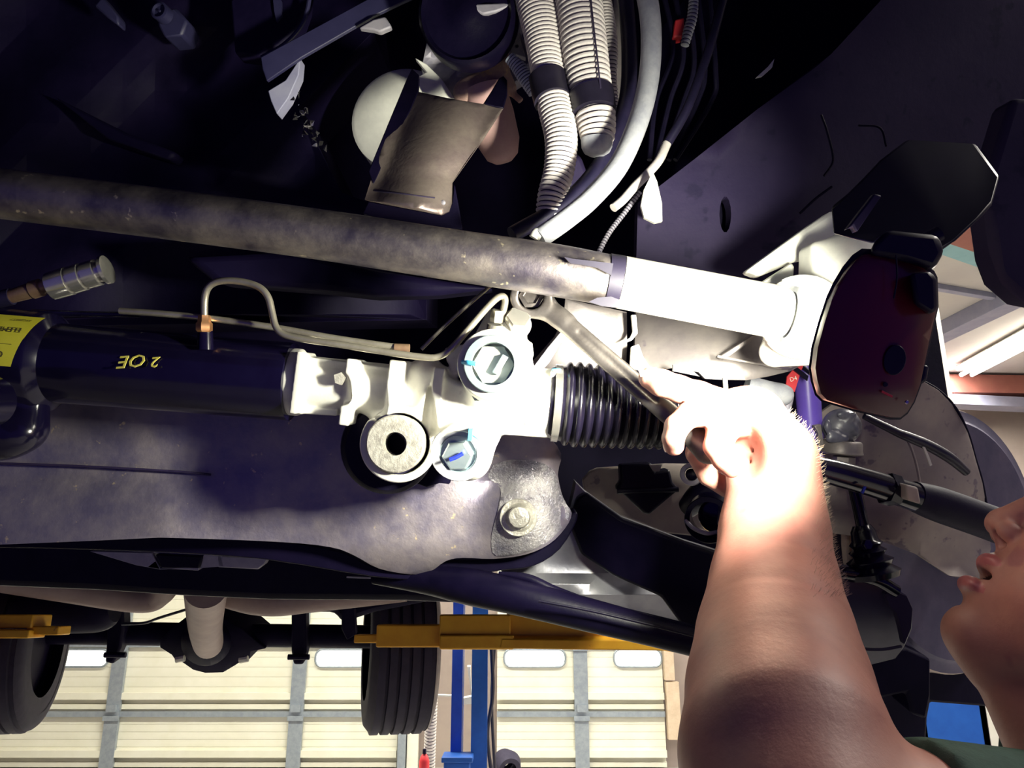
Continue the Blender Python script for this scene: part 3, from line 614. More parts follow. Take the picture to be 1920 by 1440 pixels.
# spotted plate and dark brackets behind the fingers
obj('backing_plate', relief([(1092, 900), (1106, 884), (1120, 878), (1250, 870), (1400, 872), (1420, 1005), (1330, 1008), (1250, 1000), (1160, 965), (1098, 935)], .93, .01, smooth=0), m_tan, label='spotted tan plate seen in the gap below the black bellows', cat='plate', bevel=.002)
t = thing('link_bracket', 'black pointed bracket in front of the spotted tan plate', 'bracket', P(1215, 965, .88))
obj('plate', relief([(1162, 872), (1222, 868), (1230, 884), (1256, 880), (1262, 905), (1275, 918), (1262, 928), (1230, 955), (1218, 966), (1206, 962), (1170, 928), (1156, 920), (1158, 912), (1164, 905)], .88, .02), m_black, t, bevel=.003)
obj('clip', relief([(1218, 872), (1242, 871), (1236, 884), (1226, 884)], .872, .006), m_lit, t)
obj('bolt', tube([(1157, 921, .88), (1272, 918, .88)], 5, 10), m_black, t)
t = thing('tie_rod_end', 'pale eyelet ring below the curled index finger', 'joint', P(1300, 905, .8))
obj('ring', ring(P(1297, 890, .80), D(-.3, .2, -1), px(13, .8), px(21, .8), .008, 24), m_grey, t)
obj('plug', lathe(P(1297, 890, .80), D(-.3, .2, -1), [(-.01, px(12, .8)), (.004, px(11, .8)), (.006, px(5, .8))], 20), m_black, t)
t = thing('control_arm_bush', 'black round bush with bright rim tucked left of the wrist', 'bush', P(1330, 990, .82))
obj('cup', ring(P(1332, 966, .80), D(-.35, -.1, -1), px(34, .8), px(44, .8), .02, 28), m_gloss, t)
obj('arm', tube([(1290, 952, .86, 20), (1320, 925, .84, 26), (1370, 915, .83, 28), (1420, 925, .83, 28)], 24, 16), m_black, t)
obj('rim', tube([(1285, 975, .79), (1300, 990, .785), (1325, 1000, .785), (1350, 996, .79)], 4, 8), m_grey, t)
obj('plug', lathe(P(1342, 968, .805), D(-.35, -.1, -1), [(0, px(33, .8)), (.004, px(30, .8)), (.006, px(14, .8))], 24), m_gloss, t)
obj('sleeve', tube([(1350, 965, .79), (1400, 968, .79)], 24, 18), m_oily, t)
# ================================================================== ANTI-ROLL BAR
t = thing('anti_roll_bar', 'long weathered steel bar crossing the photo from the left edge to the work lamp', 'bar', P(1100, 560, .6))
bp = [(-200, 338, .62), (0, 363, .615), (300, 400, .61), (600, 440, .605), (860, 480, .60), (1040, 507, .60), (1180, 533, .60), (1330, 562, .60), (1440, 583, .60)]
rr_ = [46, 47, 47, 47, 48, 49, 47, 44, 43]
S = cr([(*p, q) for p, q in zip(bp, rr_)], 8)
obj('bar', sweep([P(*s[:3]) for s in S], [s[3]*s[2]/K for s in S], 40), m_bar, t)
q0, q1 = P(1330, 562, .60), P(1440, 583, .60); ab = (q1-q0).normalized()
obj('sleeve', lathe(P(1163, 529, .60), ab, [(0, px(47.3, .6)), (.0006, px(49.5, .6)), (.118, px(50, .6)), (.124, px(48.5, .6)), (.128, px(42, .6)), (.129, px(20, .6))], 40), mat('bare bright sleeve', (.60, .59, .54), (.68, .67, .6), rough=.5, metal=.3, scale=30, bump=.1), t, label='bright bare sleeve at the right end of the bar')
obj('paint_band', sweep([P(1138, 525, .6), P(1152, 527, .6), P(1163, 529, .6)], [px(49.6, .6)]*3, 40), m_tape, t, label='band of dark paint round the bar')
obj('paint_drip', relief([(1104, 566), (1120, 558), (1146, 556), (1172, 566), (1176, 574), (1160, 577), (1130, 574)], .5745, .003, 6), m_tape, t)
obj('paint_drip', relief([(1058, 482), (1080, 486), (1100, 488), (1150, 494), (1146, 516), (1120, 502), (1090, 496), (1070, 494)], .5745, .003, 6), m_tape, t)
# bar end bracket (close to the lamp)
t = thing('bar_end_bracket', 'bright white lit bracket cupping the right end of the steel bar', 'bracket', P(1540, 600, .6))
fb = Field()
fb.add(s_cone(Q(1452, 660, .625), Q(1530, 650, .60), .012, .014), .006)
fb.add(s_box(Q(1565, 560, .625), (.034, .040, .016), X=(1, -.1, 0), Y=(.1, 1, 0), rnd=.006), .01)
fb.add(s_cone(Q(1540, 515, .62), Q(1600, 470, .61), .018, .018), .012)
fb.add(s_cyl(Q(1500, 593, .66), Q(1503, 594, .585), px(78, .6), .003), .006)
fb.add(s_cyl(Q(1380, 571, .60), Q(1500, 593, .60), px(58, .6), .002), .003, True)
fb.add(s_box(Q(1440, 470, .62), (.03, .02, .05), rnd=.002), .006, True)
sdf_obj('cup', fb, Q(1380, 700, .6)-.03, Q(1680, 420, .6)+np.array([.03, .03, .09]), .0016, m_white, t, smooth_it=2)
obj('rubber_bush', ring(P(1478, 590, .60), ab, px(44, .6), px(60, .6), .012, 36), m_hose, t, label='grey rubber bush round the bar end')
obj('flange', relief([(1400, 508), (1452, 470), (1510, 428), (1558, 396), (1590, 390), (1660, 440), (1650, 462), (1600, 476), (1545, 478), (1500, 487), (1425, 518)], .655, .02), m_white, t, bevel=.003)
obj('web', relief([(1428, 530), (1486, 492), (1490, 500), (1486, 555), (1478, 552), (1440, 540)], .64, .01), m_white, t, bevel=.002)
# ================================================================== LIT FRAME BRACKETS RIGHT OF THE WRENCH
def d_lit(x, y): return .735+.03*((x-1080)/120)**2*(1 if x < 1080 else .4)
t = thing('frame_bracket', 'grey galvanised frame bracket behind the wrench, below the steel bar', 'bracket', P(1100, 700, .74))
obj('plate', relief([(1060, 560), (1175, 585), (1176, 650), (1170, 740), (1000, 745), (985, 690), (1010, 665), (1040, 630), (1056, 600)], d_lit, .01, 18), m_lit, t, bevel=.001, sharp=60)
obj('side_web', relief([(990, 700), (1030, 648), (1060, 612), (1064, 622), (1030, 680), (1000, 716)], .715, .02), m_grey, t, bevel=.001)
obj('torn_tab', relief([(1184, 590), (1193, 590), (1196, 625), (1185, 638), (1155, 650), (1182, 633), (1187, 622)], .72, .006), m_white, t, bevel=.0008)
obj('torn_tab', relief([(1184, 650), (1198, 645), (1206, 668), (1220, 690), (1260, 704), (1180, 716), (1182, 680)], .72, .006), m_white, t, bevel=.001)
def d_pk(x, y): return .70+.035*max(0, min(1, (690-y)/110))**1.5+.03*((x-1390)/200)**2
t = thing('lower_pocket_bracket', 'curved grey pressed bracket under the bright end of the steel bar', 'bracket', P(1370, 712, .7))
obj('pocket', relief([(1192, 578), (1300, 590), (1425, 615), (1446, 655), (1470, 672), (1500, 668), (1522, 664), (1512, 680), (1482, 696), (1440, 706), (1400, 713), (1350, 712), (1322, 710), (1310, 698), (1290, 694), (1262, 690), (1240, 694), (1200, 700), (1190, 660)], d_pk, .008, 14), m_lit, t, bevel=.001, sharp=60)
obj('ridge', tube([(1345, 668, .684), (1420, 682, .684), (1480, 690, .69), (1520, 668, .70)], 3, 8), m_lit, t)
obj('divider', relief([(1350, 668), (1362, 660), (1418, 624), (1424, 628), (1370, 668), (1356, 674)], .69, .02), m_lit, t, bevel=.001)
obj('notch', relief([(1262, 684), (1268, 684), (1280, 692), (1300, 696), (1312, 706), (1262, 696)], .688, .004), m_black, t)
obj('stud', tube([(1359, 706, .70), (1362, 745, .69)], 4.5, 10), m_paper, t)
# ================================================================== INNER FENDER / DARK FRAME PANEL
def d_fr(x, y): return .80+.06*max(0, (x-1500)/400)-.03*max(0, (300-y)/300)
t = thing('inner_frame_panel', 'large dusty purple grey frame panel filling the upper right', 'panel', P(1500, 400, .8))
obj('panel', relief([(1190, 600), (1196, 380), (1300, 300), (1420, 205), (1560, 100), (1680, -30), (1800, -120), (2300, -300), (2500, 100), (2300, 600), (1940, 565), (1890, 545), (1868, 500), (1858, 420), (1845, 400), (1790, 452), (1750, 480), (1700, 486), (1640, 500), (1560, 560), (1470, 600), (1440, 620)], d_fr, .02, 45, holes=[circ(1360, 402, 11, 14, 34)]), m_frame, t, sharp=60, bevel=.002)
obj('hole_cup', relief(circ(1360, 402, 14, 14, 37), .84, .004), m_black, t)
obj('lit_panel_patch', relief([(1224, 322), (1232, 340), (1241, 380), (1242, 415), (1228, 418), (1208, 408), (1202, 385), (1208, 355)], .76, .006), m_white, t, label='pale patch standing for light on the dark panel')  # pale colour stands in for a lit spot on the panel
obj('scratch', tube([(1540, 215, .79), (1552, 250, .79), (1562, 300, .792), (1545, 330, .792)], 2.2, 6), m_black, t)
obj('scratch', tube([(1610, 235, .79), (1650, 240, .79), (1662, 275, .79)], 2, 6), m_black, t)
obj('scratch', tube([(1500, 400, .79), (1530, 372, .79), (1560, 350, .79)], 2.4, 6), m_black, t)
obj('wheel_arch_liner', relief([(1838, 380), (1852, 400), (1862, 470), (1885, 530), (1925, 565), (2300, 640), (2300, 200), (1900, 180)], .62, .03), m_frame, label='dark wheel arch liner edge at the far right of the photo', cat='liner', bevel=.006)
# ================================================================== ENGINE BAY, UPPER LEFT AND MIDDLE
def blob(nm, pts, m, **k): return obj(nm, relief(pts, k.pop('d', .9), k.pop('th', .05), k.pop('step', 0)), m, **k)
t = thing('engine_block', 'near black engine underside filling the upper left of the photo', 'engine', P(300, 200, 1.05))
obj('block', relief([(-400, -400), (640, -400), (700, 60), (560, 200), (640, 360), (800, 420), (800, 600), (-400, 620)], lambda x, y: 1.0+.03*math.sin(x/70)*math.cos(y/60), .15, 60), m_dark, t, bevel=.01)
obj('drain_boss', relief([(292, 22), (330, 14), (352, 38), (342, 66), (308, 70), (296, 48)], .93, .04), m_blade, t, bevel=.003)
obj('drain_bolt', lathe(P(310, 30, .93), D(-.2, .1, -1), [(0, px(17, .93)), (.012, px(17, .93)), (.013, px(13, .93)), (.009, px(12, .93)), (.009, px(3, .93)), (.012, px(2, .93))], 24), m_blade, t)
obj('rib', relief([(174, 10), (190, -10), (222, 30), (222, 48), (200, 32)], .94, .02), m_blade, t, bevel=.003)
obj('pan_edge', relief([(100, 180), (240, 250), (330, 285), (320, 300), (200, 260)], .95, .03), m_dark, t, bevel=.004)
obj('sump', relief([(560, 470), (700, 505), (930, 540), (820, 553), (700, 556), (600, 545), (400, 530), (340, 480)], .85, .05), m_dark, t, bevel=.008)
t = thing('radiator_fan_shroud', 'dark curved shroud rim crossing behind the blue grey strap', 'shroud', P(540, 60, .9))
obj('rim', tube([(585, -40, .88), (576, 20, .88), (560, 55, .88), (530, 85, .88), (490, 108, .88)], 4, 8), m_blade, t)
obj('shell', relief([(500, -60), (580, -60), (574, 10), (560, 50), (525, 85), (488, 106), (440, 100), (430, 0)], .90, .03), m_dark, t, bevel=.003)
obj('slot', relief([(512, 0), (527, 0), (528, 28), (518, 40), (514, 20)], .895, .01), m_blade, t)
t = thing('support_strap', 'blue grey flat strap slanting up right at the top of the photo', 'strap', P(600, 80, .85))
obj('strap', relief([(488, 108), (560, 68), (700, -8), (790, -60), (830, -30), (752, 5), (700, 30), (565, 108), (500, 152), (492, 130)], .85, .006), m_blade, t, bevel=.001)
obj('end_wedge', relief([(502, 170), (535, 150), (563, 108), (560, 140), (540, 185), (519, 214), (508, 190)], .855, .02), mat('dusty strap end', (.24, .24, .36), (.3, .3, .4), rough=.6, scale=40), t, bevel=.001)
obj('cast_lug', relief([(672, 52), (700, 35), (722, 30), (735, 50), (712, 60), (700, 56)], .84, .01), m_grey, t, bevel=.002)
fc = []
rn = random.Random(3)
for (cx, cy, n) in ((566, 215, 9), (580, 245, 10), (600, 262, 8), (560, 190, 5)):
    for i in range(n):
        a, b = cx+rn.uniform(-12, 12), cy+rn.uniform(-18, 18); s = rn.uniform(5, 11)
        V = [P(a+rn.uniform(-s, s), b+rn.uniform(-s, s), .8+rn.uniform(-.008, .008)) for _ in range(4)]
        fc.append((V, [(0, 1, 2), (0, 2, 3), (0, 3, 1), (1, 3, 2)]))
obj('foil_scrap', join(*fc), m_foil, label='crumpled shiny foil scraps in the dark left of the heat shield', cat='foil', kind='stuff')
# pulley + castings
t = thing('crank_pulley', 'large round black pulley at the top centre behind the heat shield', 'pulley', P(870, 90, .82))
obj('disc', lathe(P(878, 32, .80), D(-.1, -.15, -1), [(-.02, px(92, .8)), (.012, px(90, .8)), (.016, px(84, .8)), (.010, px(78, .8)), (.008, px(40, .8)), (.014, px(20, .8))], 40), m_black, t)
t = thing('timing_cover', 'dirty grey casting around the black pulley at the top centre', 'cover', P(860, 150, .86))
obj('casting', relief([(800, 80), (830, -10), (960, -30), (985, 20), (975, 60), (1000, 110), (985, 140), (940, 170), (880, 190), (836, 186), (812, 150), (790, 130)], lambda x, y: .90+.01*math.sin(x/17)*math.cos(y/13), .03, 12), m_grey, t, bevel=.002, sharp=60)
obj('web', relief([(952, 85), (968, 50), (986, 108), (960, 100)], .85, .01, holes=[circ(969, 86, 3.5, 8)]), m_grey, t, bevel=.001)
obj('upper_boss', relief([(868, 8), (952, 4), (960, 10), (930, 22), (905, 27), (888, 18)], .785, .008), m_grey, t, bevel=.002)
t = thing('rusty_manifold', 'rust pink manifold casting between the heat shield and the conduits', 'manifold', P(900, 190, .87))
fm = Field()
fm.add(s_cone(Q(872, 175, .86), Q(935, 125, .86), .012, .008), .006)
fm.add(s_ell(Q(885, 172, .86), (.018, .016, .014)), .006)
fm.add(s_cone(Q(935, 125, .86), Q(955, 165, .86), .009, .008), .008)
fm.add(s_cyl(Q(955, 170, .86), Q(978, 190, .86), .0035), .003)
fm.add(s_cone(Q(946, 100, .86), Q(948, 118, .86), .004, .006), .004)
sdf_obj('casting', fm, Q(830, 215, .84)-.02, Q(1000, 80, .84)+np.array([.01, .01, .06]), .0014, m_rust, t, smooth_it=1)
obj('oil_filter', lathe(P(922, 215, .86), D(.25, -.95, .1), [(-.03, px(38, .86)), (0, px(42, .86)), (.03, px(40, .86)), (.046, px(30, .86)), (.052, px(16, .86))], 32), m_pink, label='pink rounded canister half hidden behind the heat shield', cat='canister')
# white round covers behind the heat shield
t = thing('pulley_cover', 'round pale cover disc peeking out left of the heat shield', 'cover', P(720, 240, .86))
obj('disc', lathe(P(757, 228, .97), D(-.15, .1, -1), [(-.03, px(100, .97)), (.008, px(97, .97)), (.012, px(88, .97)), (.013, px(20, .97))], 48), m_white, t)
obj('upper_cover', relief([(780, 150), (786, 142), (800, 135), (778, 108), (800, 120), (830, 150), (852, 184), (820, 182), (792, 172)], .88, .01), m_white, label='white pointed cover lit above the heat shield notch', cat='cover', bevel=.001)
# heat shield
def d_hs(x, y): return .740+.085*(max(0, 400-y)/250)**2-.020*math.sin(max(0, min(1, (x-(790-(y-150)*.42))/150))*PI)-.012*max(0, (y-330)/60)
t = thing('heat_shield', 'bronze folded heat shield with a spike hanging above the steel bar', 'heat shield', P(780, 400, .74))
obj('shield', relief([(764, 150), (784, 172), (850, 186), (906, 195), (922, 170), (936, 146), (944, 142), (950, 150), (951, 178), (944, 202), (905, 262), (848, 342), (847, 380), (842, 396), (828, 403), (690, 376), (684, 374), (724, 250)], d_hs, .0025, 11), m_shield, t, sharp=60)
obj('side_flange', relief([(762, 148), (772, 128), (786, 140), (784, 172), (770, 205), (700, 345), (690, 322), (730, 225)], lambda x, y: .736+.085*(max(0, 400-y)/250)**2, .008), m_black, t, bevel=.001)
obj('spike_rib', relief([(908, 194), (922, 170), (936, 146), (944, 142), (951, 150), (951, 178), (944, 202), (930, 200)], lambda x, y: d_hs(x, y)-.004, .004), m_black, t, bevel=.001)
obj('fold_line', tube([(a_, b_, d_hs(a_, b_)) for a_, b_ in ((702, 358), (730, 361), (760, 364), (790, 368), (815, 371))], 1.6, 8), m_groove, t)
obj('rivet', lathe(P(831, 380, d_hs(831, 380)), D(0, 0, -1), [(0, px(5, .72)), (.001, px(4.5, .72)), (.0018, px(2, .72))], 14), m_grey, t)
obj('lower_tab', relief([(690, 378), (828, 404), (848, 380), (852, 345), (868, 430), (760, 425), (680, 400)], .76, .01), m_dark, t, bevel=.001)
# ================================================================== HOSES
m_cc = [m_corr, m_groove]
t = thing('corrugated_conduit', 'left dusty white corrugated conduit curving down to the steel bar', 'conduit', P(1030, 400, .74), 'corrugated conduits')
obj('conduit', corr([(985, -60, .80), (1003, 0, .79, 37), (1019, 70, .78, 36), (1028, 140, .77, 32), (1040, 200, .76, 32), (1052, 260, .75, 31), (1048, 320, .745, 29), (1034, 372, .74, 27), (1026, 440, .74, 24)], 34, 8.6, 24, .14), m_cc, t)
obj('tape', tube([(1026, 143, .769), (1031, 170, .765), (1036, 190, .76)], 35, 28), m_tape, t, label='black tape band')
t = thing('corrugated_conduit', 'thick middle corrugated conduit with split seam and dirty capped end', 'conduit', P(1110, 290, .74), 'corrugated conduits')
obj('conduit', corr([(1075, -60, .78, 44), (1085, 0, .775, 44), (1096, 90, .765, 43), (1108, 170, .76, 40), (1116, 215, .755, 38), (1120, 250, .752, 34), (1119, 272, .75, 28)], 42, 10.5, 28, .14), m_cc, t)
obj('tape', tube([(1108, 172, .758), (1112, 196, .756), (1114, 212, .754)], 42, 28), m_tape, t, label='black tape band')
obj('end_cap', lathe(P(1119, 268, .75), D(.02, -1, 0), [(-.004, px(30, .75)), (.004, px(29, .75)), (.009, px(24, .75)), (.012, px(14, .75))], 24), m_hose, t)
obj('split_seam', tube([(1106, -20, .752), (1112, 40, .745), (1120, 110, .738), (1126, 165, .736)], 1.8, 6), m_groove, t)
t = thing('corrugated_conduit', 'thin dirty corrugated conduit right behind the thick middle one', 'conduit', P(1140, 200, .80), 'corrugated conduits')
obj('conduit', corr([(1120, -40, .83, 18), (1134, 30, .82, 18), (1143, 90, .81, 16), (1144, 150, .81, 13), (1150, 220, .81, 12), (1140, 262, .80, 10)], 16, 7, 16, .14), m_cc, t)
t = thing('corrugated_conduit', 'small blue grey corrugated tube joining the rusty manifold', 'conduit', P(985, 150, .80), 'corrugated conduits')
obj('conduit', corr([(955, 108, .81, 11), (972, 126, .81, 14), (985, 145, .81, 15), (1003, 172, .81, 14)], 14, 5.5, 16, .14), [mat('blue grey conduit', (.36, .40, .5), (.45, .48, .56), rough=.5, scale=40), m_groove], t)
obj('coolant_hose', tube([(1195, -60, .76), (1214, 0, .75), (1221, 70, .74), (1216, 150, .73), (1196, 230, .715), (1160, 310, .70), (1110, 370, .69), (1060, 412, .68), (1012, 446, .675)], 19.5, 24, 10), m_hose, label='smooth grey rubber hose arcing down to the steel bar', cat='hose')
obj('hose_end_fluff', tube([(1016, 444, .672), (1006, 436, .672), (1000, 446, .672)], 9, 10), m_white, label='frayed pale end of the grey hose by the bar', cat='hose end')
obj('vacuum_hose', tube([(1250, 270, .80), (1236, 300, .79), (1215, 325, .785), (1190, 350, .78), (1168, 375, .775), (1150, 390, .77)], 8.5, 14), m_corr, label='thin pale hose between the grey hose and the frame panel', cat='hose')
obj('dark_hose', tube([(1360, -20, .82), (1330, 90, .81), (1290, 200, .80), (1252, 268, .80)], 9, 14), m_rub, label='black hose continuing up from the thin pale hose', cat='hose')
obj('dark_hose', tube([(1170, -30, .80), (1180, 100, .79), (1172, 200, .78), (1130, 300, .76), (1060, 380, .74), (960, 440, .72)], 15, 16), m_rub, label='black hose tucked along the inside of the grey hose', cat='hose')
obj('braided_cable', corr([(1200, 360, .79), (1170, 400, .79), (1140, 440, .78), (1115, 490, .77)], 5, 6, 10, .2), [m_grey, m_groove], label='thin ribbed cable running down behind the bar', cat='cable')
obj('ribbed_sleeve', corr([(1302, -20, .9, 9), (1298, 30, .9, 10), (1290, 60, .9, 10), (1284, 85, .9, 8)], 9, 7, 12, .18), [m_hose, m_groove], label='small ribbed sleeve in the dark at the top right', cat='sleeve')
obj('red_plug', relief([(1266, 36), (1284, 32), (1282, 68), (1262, 70)], .91, .02), m_red, label='tiny red plug beside the ribbed sleeve at the top', cat='plug', bevel=.002)
obj('wiring_harness', join(*[tube([(1240+i*22, -30, .93), (1262+i*20, 90+i*11, .92), (1230+i*26, 190, .92), (1218+i*12, 300, .9)], 5, 8) for i in range(5)]), m_rub, label='dark wires bundled in the gap right of the grey hose', cat='wires', kind='stuff')
obj('firewall_bracket', relief([(1148, -30), (1186, -30), (1184, 100), (1170, 180), (1146, 190), (1146, 60)], .86, .01), m_lit, label='dusty bracket between the conduits and the grey hose', cat='bracket', bevel=.002)
obj('side_casting', relief([(1062, 275), (1090, 292), (1104, 330), (1092, 350), (1060, 372), (1050, 330)], .82, .02), m_frame, label='dull casting between the two longest conduits', cat='casting', bevel=.004)
obj('glint_clip', relief([(1418, 145), (1440, 125), (1452, 110), (1448, 126), (1430, 142)], .77, .004), m_grey, label='small glinting clip on the edge of the dark panel', cat='clip')
# ================================================================== STEERING RACK
RD = .665
def ax_pt(x, d=RD): return P(x, 672+(x-0)*.0800, d)
t = rack = thing('steering_rack', 'new power steering rack with black tube, cast aluminium housing and black bellows', 'steering rack', ax_pt(540))
axr = (ax_pt(1000)-ax_pt(0)).normalized()
def along(x): return (ax_pt(x)-ax_pt(0)).length
obj('rack_tube', lathe(ax_pt(0), axr, [(along(-1)*-60, px(94, RD)), (along(92), px(94, RD)), (along(98), px(90, RD)), (along(112), px(75, RD)), (along(548), px(73, RD)), (along(550), px(40, RD))], 56), m_gloss, t, label='long glossy black rack tube')
# housing in camera space
f = Field(); A = lambda x, dy=0, d=RD: Q(x, 672+x*.08+dy, d)
f.add(s_cyl(A(545), A(566), px(63, RD), .002), .002)
f.add(s_cyl(A(556), A(850), px(50, RD), .002, rb=px(46, RD)), .004)
f.add(s_box(A(680, -38), (px(128, RD), px(6, RD), px(34, RD)), X=(1, -.13, 0), Y=(.13, 1, 0), rnd=.001), .003)     # top ledge
f.add(s_box(A(600, 50), (px(40, RD), px(6, RD), px(36, RD)), X=(1, -.06, 0), Y=(.06, 1, 0), rnd=.001), .003)      # lower ledge
for (x, w_, dy, hh) in ((568, 6, 0, 56), (661, 9, 10, 60), (744, 14, 8, 62), (822, 10, 5, 52)):
    f.add(s_box(A(x, dy, RD-.012), (px(w_, RD), px(hh, RD), px(46, RD)), X=(1, -.13, 0), Y=(.13, 1, 0), rnd=.001), .003)
f.add(s_box(Q(820, 775, .655), (px(40, RD), px(70, RD), .016), X=(.9, -.4, 0), Y=(.4, .9, 0), rnd=.004), .006)
f.add(s_cone(Q(800, 700, .655), Q(880, 820, .655), .014, .017), .008)
f.add(s_cone(Q(820, 770, .655), Q(880, 860, .65), .02, .018), .008)
f.add(s_cyl(Q(748, 838, .68), Q(748, 832, .628), px(70, .65), .002), .004)                                       # lower mount ring
f.add(s_cone(Q(700, 760, .665), Q(745, 800, .66), .010, .012), .004)
f.add(s_cyl(Q(936, 750, .70), Q(927, 690, .618), px(60, .65), .002), .005)                                        # pinion tower (towards viewer)
f.add(s_cyl(Q(925, 688, .632), Q(924, 683, .608), px(66, .62), .0015), .002)
f.add(s_cyl(Q(900, 705, .655), Q(955, 598, .655), px(46, .65), .002, rb=px(43, .65)), .006)                      # valve tower up right
f.add(s_cone(Q(975, 650, .655), Q(985, 700, .655), .008, .008), .005)
f.add(s_box(Q(862, 662, .655), (px(26, .65), px(14, .65), .008), X=(1, .2, 0), Y=(-.2, 1, 0), rnd=.002), .004)   # left lug
f.add(s_box(Q(866, 690, .655), (px(22, .65), px(16, .65), .008), rnd=.003), .004)
f.add(s_cyl(A(880), A(1034), px(58, RD), .003), .008)                                                            # right barrel
f.add(s_cyl(A(985), A(1034), px(63, RD), .003), .003)
f.add(s_box(A(975, 55), (px(70, RD), px(10, RD), .014), X=(1, -.05, 0), Y=(.05, 1, 0), rnd=.002), .006)
f.add(s_cyl(Q(885, 800, .675), Q(866, 846, .630), px(60, .65), .002, rb=px(54, .63)), .006)                      # plug tower
f.add(s_box(Q(812, 828, .64), (px(10, .65), px(9, .65), .01), X=(1, .6, 0), Y=(-.6, 1, 0)), .003)
f.add(s_box(Q(990, 655, .65), (px(9, .65), px(12, .65), .006), X=(1, .1, 0), Y=(-.1, 1, 0)), .004)
# recesses
f.add(s_cyl(Q(748, 832, .75), Q(748, 832, .60), px(57, .64), .001), .001, True)
f.add(s_cyl(Q(924, 683, .622), Q(924, 683, .55), px(52, .62), .001), .001, True)
f.add(s_cyl(Q(868, 845, .642), Q(852, 866, .600), px(43, .63), .001), .001, True)
f.add(s_cyl(Q(955, 598, .655), Q(975, 560, .655), px(36, .65), .001), .001, True)
for a, b, c_ in (((706, 768), (724, 722), 0), ((800, 800), (808, 728), 0), ((640, 740), (650, 700), 0)):
    f.add(s_cone(Q(a[0], a[1], .632), Q(b[0], b[1], .640), .0085, .002, ((0, 0, 1), .45)), .002, True)
sdf_obj('housing', f, Q(530, 925, .65)-np.array([.0, .0, .075]), Q(1050, 545, .70)+np.array([0, 0, .03]), .00095, m_alu, t, smooth_it=1, label='cast aluminium housing with ribs and bosses')
obj('casting_mark', relief([(626, 703), (640, 698), (648, 708), (640, 722), (628, 718)], .6335, .004, 4), m_bush, t)
# mount bushing
axm = D(.0, .05, -1)
obj('mount_bushing', ring(P(748, 832, .668), axm, px(22, .65), px(57, .65), .032, 44), m_rub, t)
obj('bushing_sleeve', ring(P(748, 831, .640), axm, px(22, .62), px(54.5, .62), .022, 44, .001), m_bush, t, label='flecked steel bushing sleeve with round hole')
obj('mount_foot', relief([(690, 860), (762, 905), (784, 908), (800, 914), (824, 906), (843, 908), (852, 878), (820, 850)], .705, .012), m_black, t, bevel=.001)
obj('bushing_cup', lathe(P(728, 838, .70), D(.15, .05, -1), [(0, px(88, .7)), (.03, px(86, .67)), (.034, px(78, .67))], 44), m_black, t)
# pinion plug with hex recess
axp = D(-.02, .06, -1)
obj('pinion_nut', ring(P(925, 684, .6125), axp, px(40, .61), px(55, .6), .011, 40), m_zinc, t, label='zinc ring nut on the pinion tower')
obj('pinion_nut_flange', hexnut(P(926, 692, .632), axp, px(72, .61), .010), m_zinc, t)
obj('pinion_plug', lathe(P(925, 684, .612), axp, [(0, px(40, .6)), (.001, px(40, .6)), (.002, px(32, .6)), (.0022, px(5, .6))], 6), m_alu, t)
obj('pinion_slot', box(P(938, 684, .6065), .005, .016, .004, D(.86, -.5, 0), D(.5, .86, 0), F), m_zinc, t, bevel=.0005)
obj('paint_mark', tube([(868, 679, .606), (878, 680, .601), (892, 682, .5995)], 4.5, 8), m_bluepen, t)
# lower plug
axl = (P(852, 866, .60)-P(868, 845, .642)).normalized()
obj('adjuster_cap', ring(P(861, 848, .634), axl, px(36, .63), px(53, .63), .006, 40), m_hose, t)
obj('adjuster_plug', lathe(P(861, 848, .634), axl, [(0, px(42, .63)), (.004, px(40, .63)), (.0055, px(34, .63)), (.0035, px(33, .63)), (.0028, px(10, .63))], 40), m_zinc, t)
obj('adjuster_hex', lathe(P(859, 853, .632), axl, [(0, px(30, .63)), (.005, px(29, .63)), (.006, px(26, .63))], 6), m_zinc, t)
obj('paint_mark', tube([(843, 862, .622), (856, 857, .622), (868, 850, .622)], 4, 8), m_bluedk, t)
obj('paint_mark', relief([(879, 804), (886, 804), (884, 826), (877, 826)], .6105, .02), m_bluepen, t)
# valve nut and fitting
axv = (P(970, 560, .645)-P(955, 598, .655)).normalized(); axv = (axv+D(0, 0, -.9)).normalized()
obj('valve_nut', hexnut(P(968, 606, .635), axv, px(24, .63), .010), m_chrome, t, label='bright hex nut on the valve tower')
obj('valve_washer', ring(P(966, 610, .638), axv, px(10, .63), px(30, .63), .004, 28), m_alu, t)
obj('line_fitting', join(hexnut(P(931, 604, .632), D(.12, 1, -.3), px(13, .63), .010), lathe(P(930, 612, .634), D(.12, 1, -.3), [(-.006, px(18, .63)), (.002, px(17, .63))], 24)), m_chrome, t)
# bellows, clamp
xs0 = 1034; pr = [(along(1030), px(66, RD)), (along(1040), px(70, RD)), (along(1052), px(70, RD))]
nfold = 13; x = 1056; 
for i in range(nfold):
    wd = 17.5; R0 = 82-1.0*i if i > 0 else 79; dip = 8
    for (u_, rr) in ((0, R0-dip), (.16, R0-3.5), (.30, R0-.8), (.46, R0), (.62, R0-.8), (.76, R0-3.5), (.90, R0-dip)):
        pr.append((along(x+u_*wd), px(rr, RD)))
    x += wd
pr += [(along(x), px(58, RD)), (along(x+30), px(30, RD)), (along(x+32), px(16, RD))]
obj('bellows', lathe(ax_pt(0), axr, pr, 64), m_boot, t, label='ribbed black rubber bellows')
obj('bellows_clamp', lathe(ax_pt(0), axr, [(along(1036), px(70, RD)), (along(1037), px(73, RD)), (along(1049), px(73.5, RD)), (along(1050), px(70, RD))], 56, False), m_chrome, t, label='bright steel clamp band')
obj('clamp_ear', box(P(1041, 702, .650), .008, .006, .012), m_chrome, t, bevel=.001)
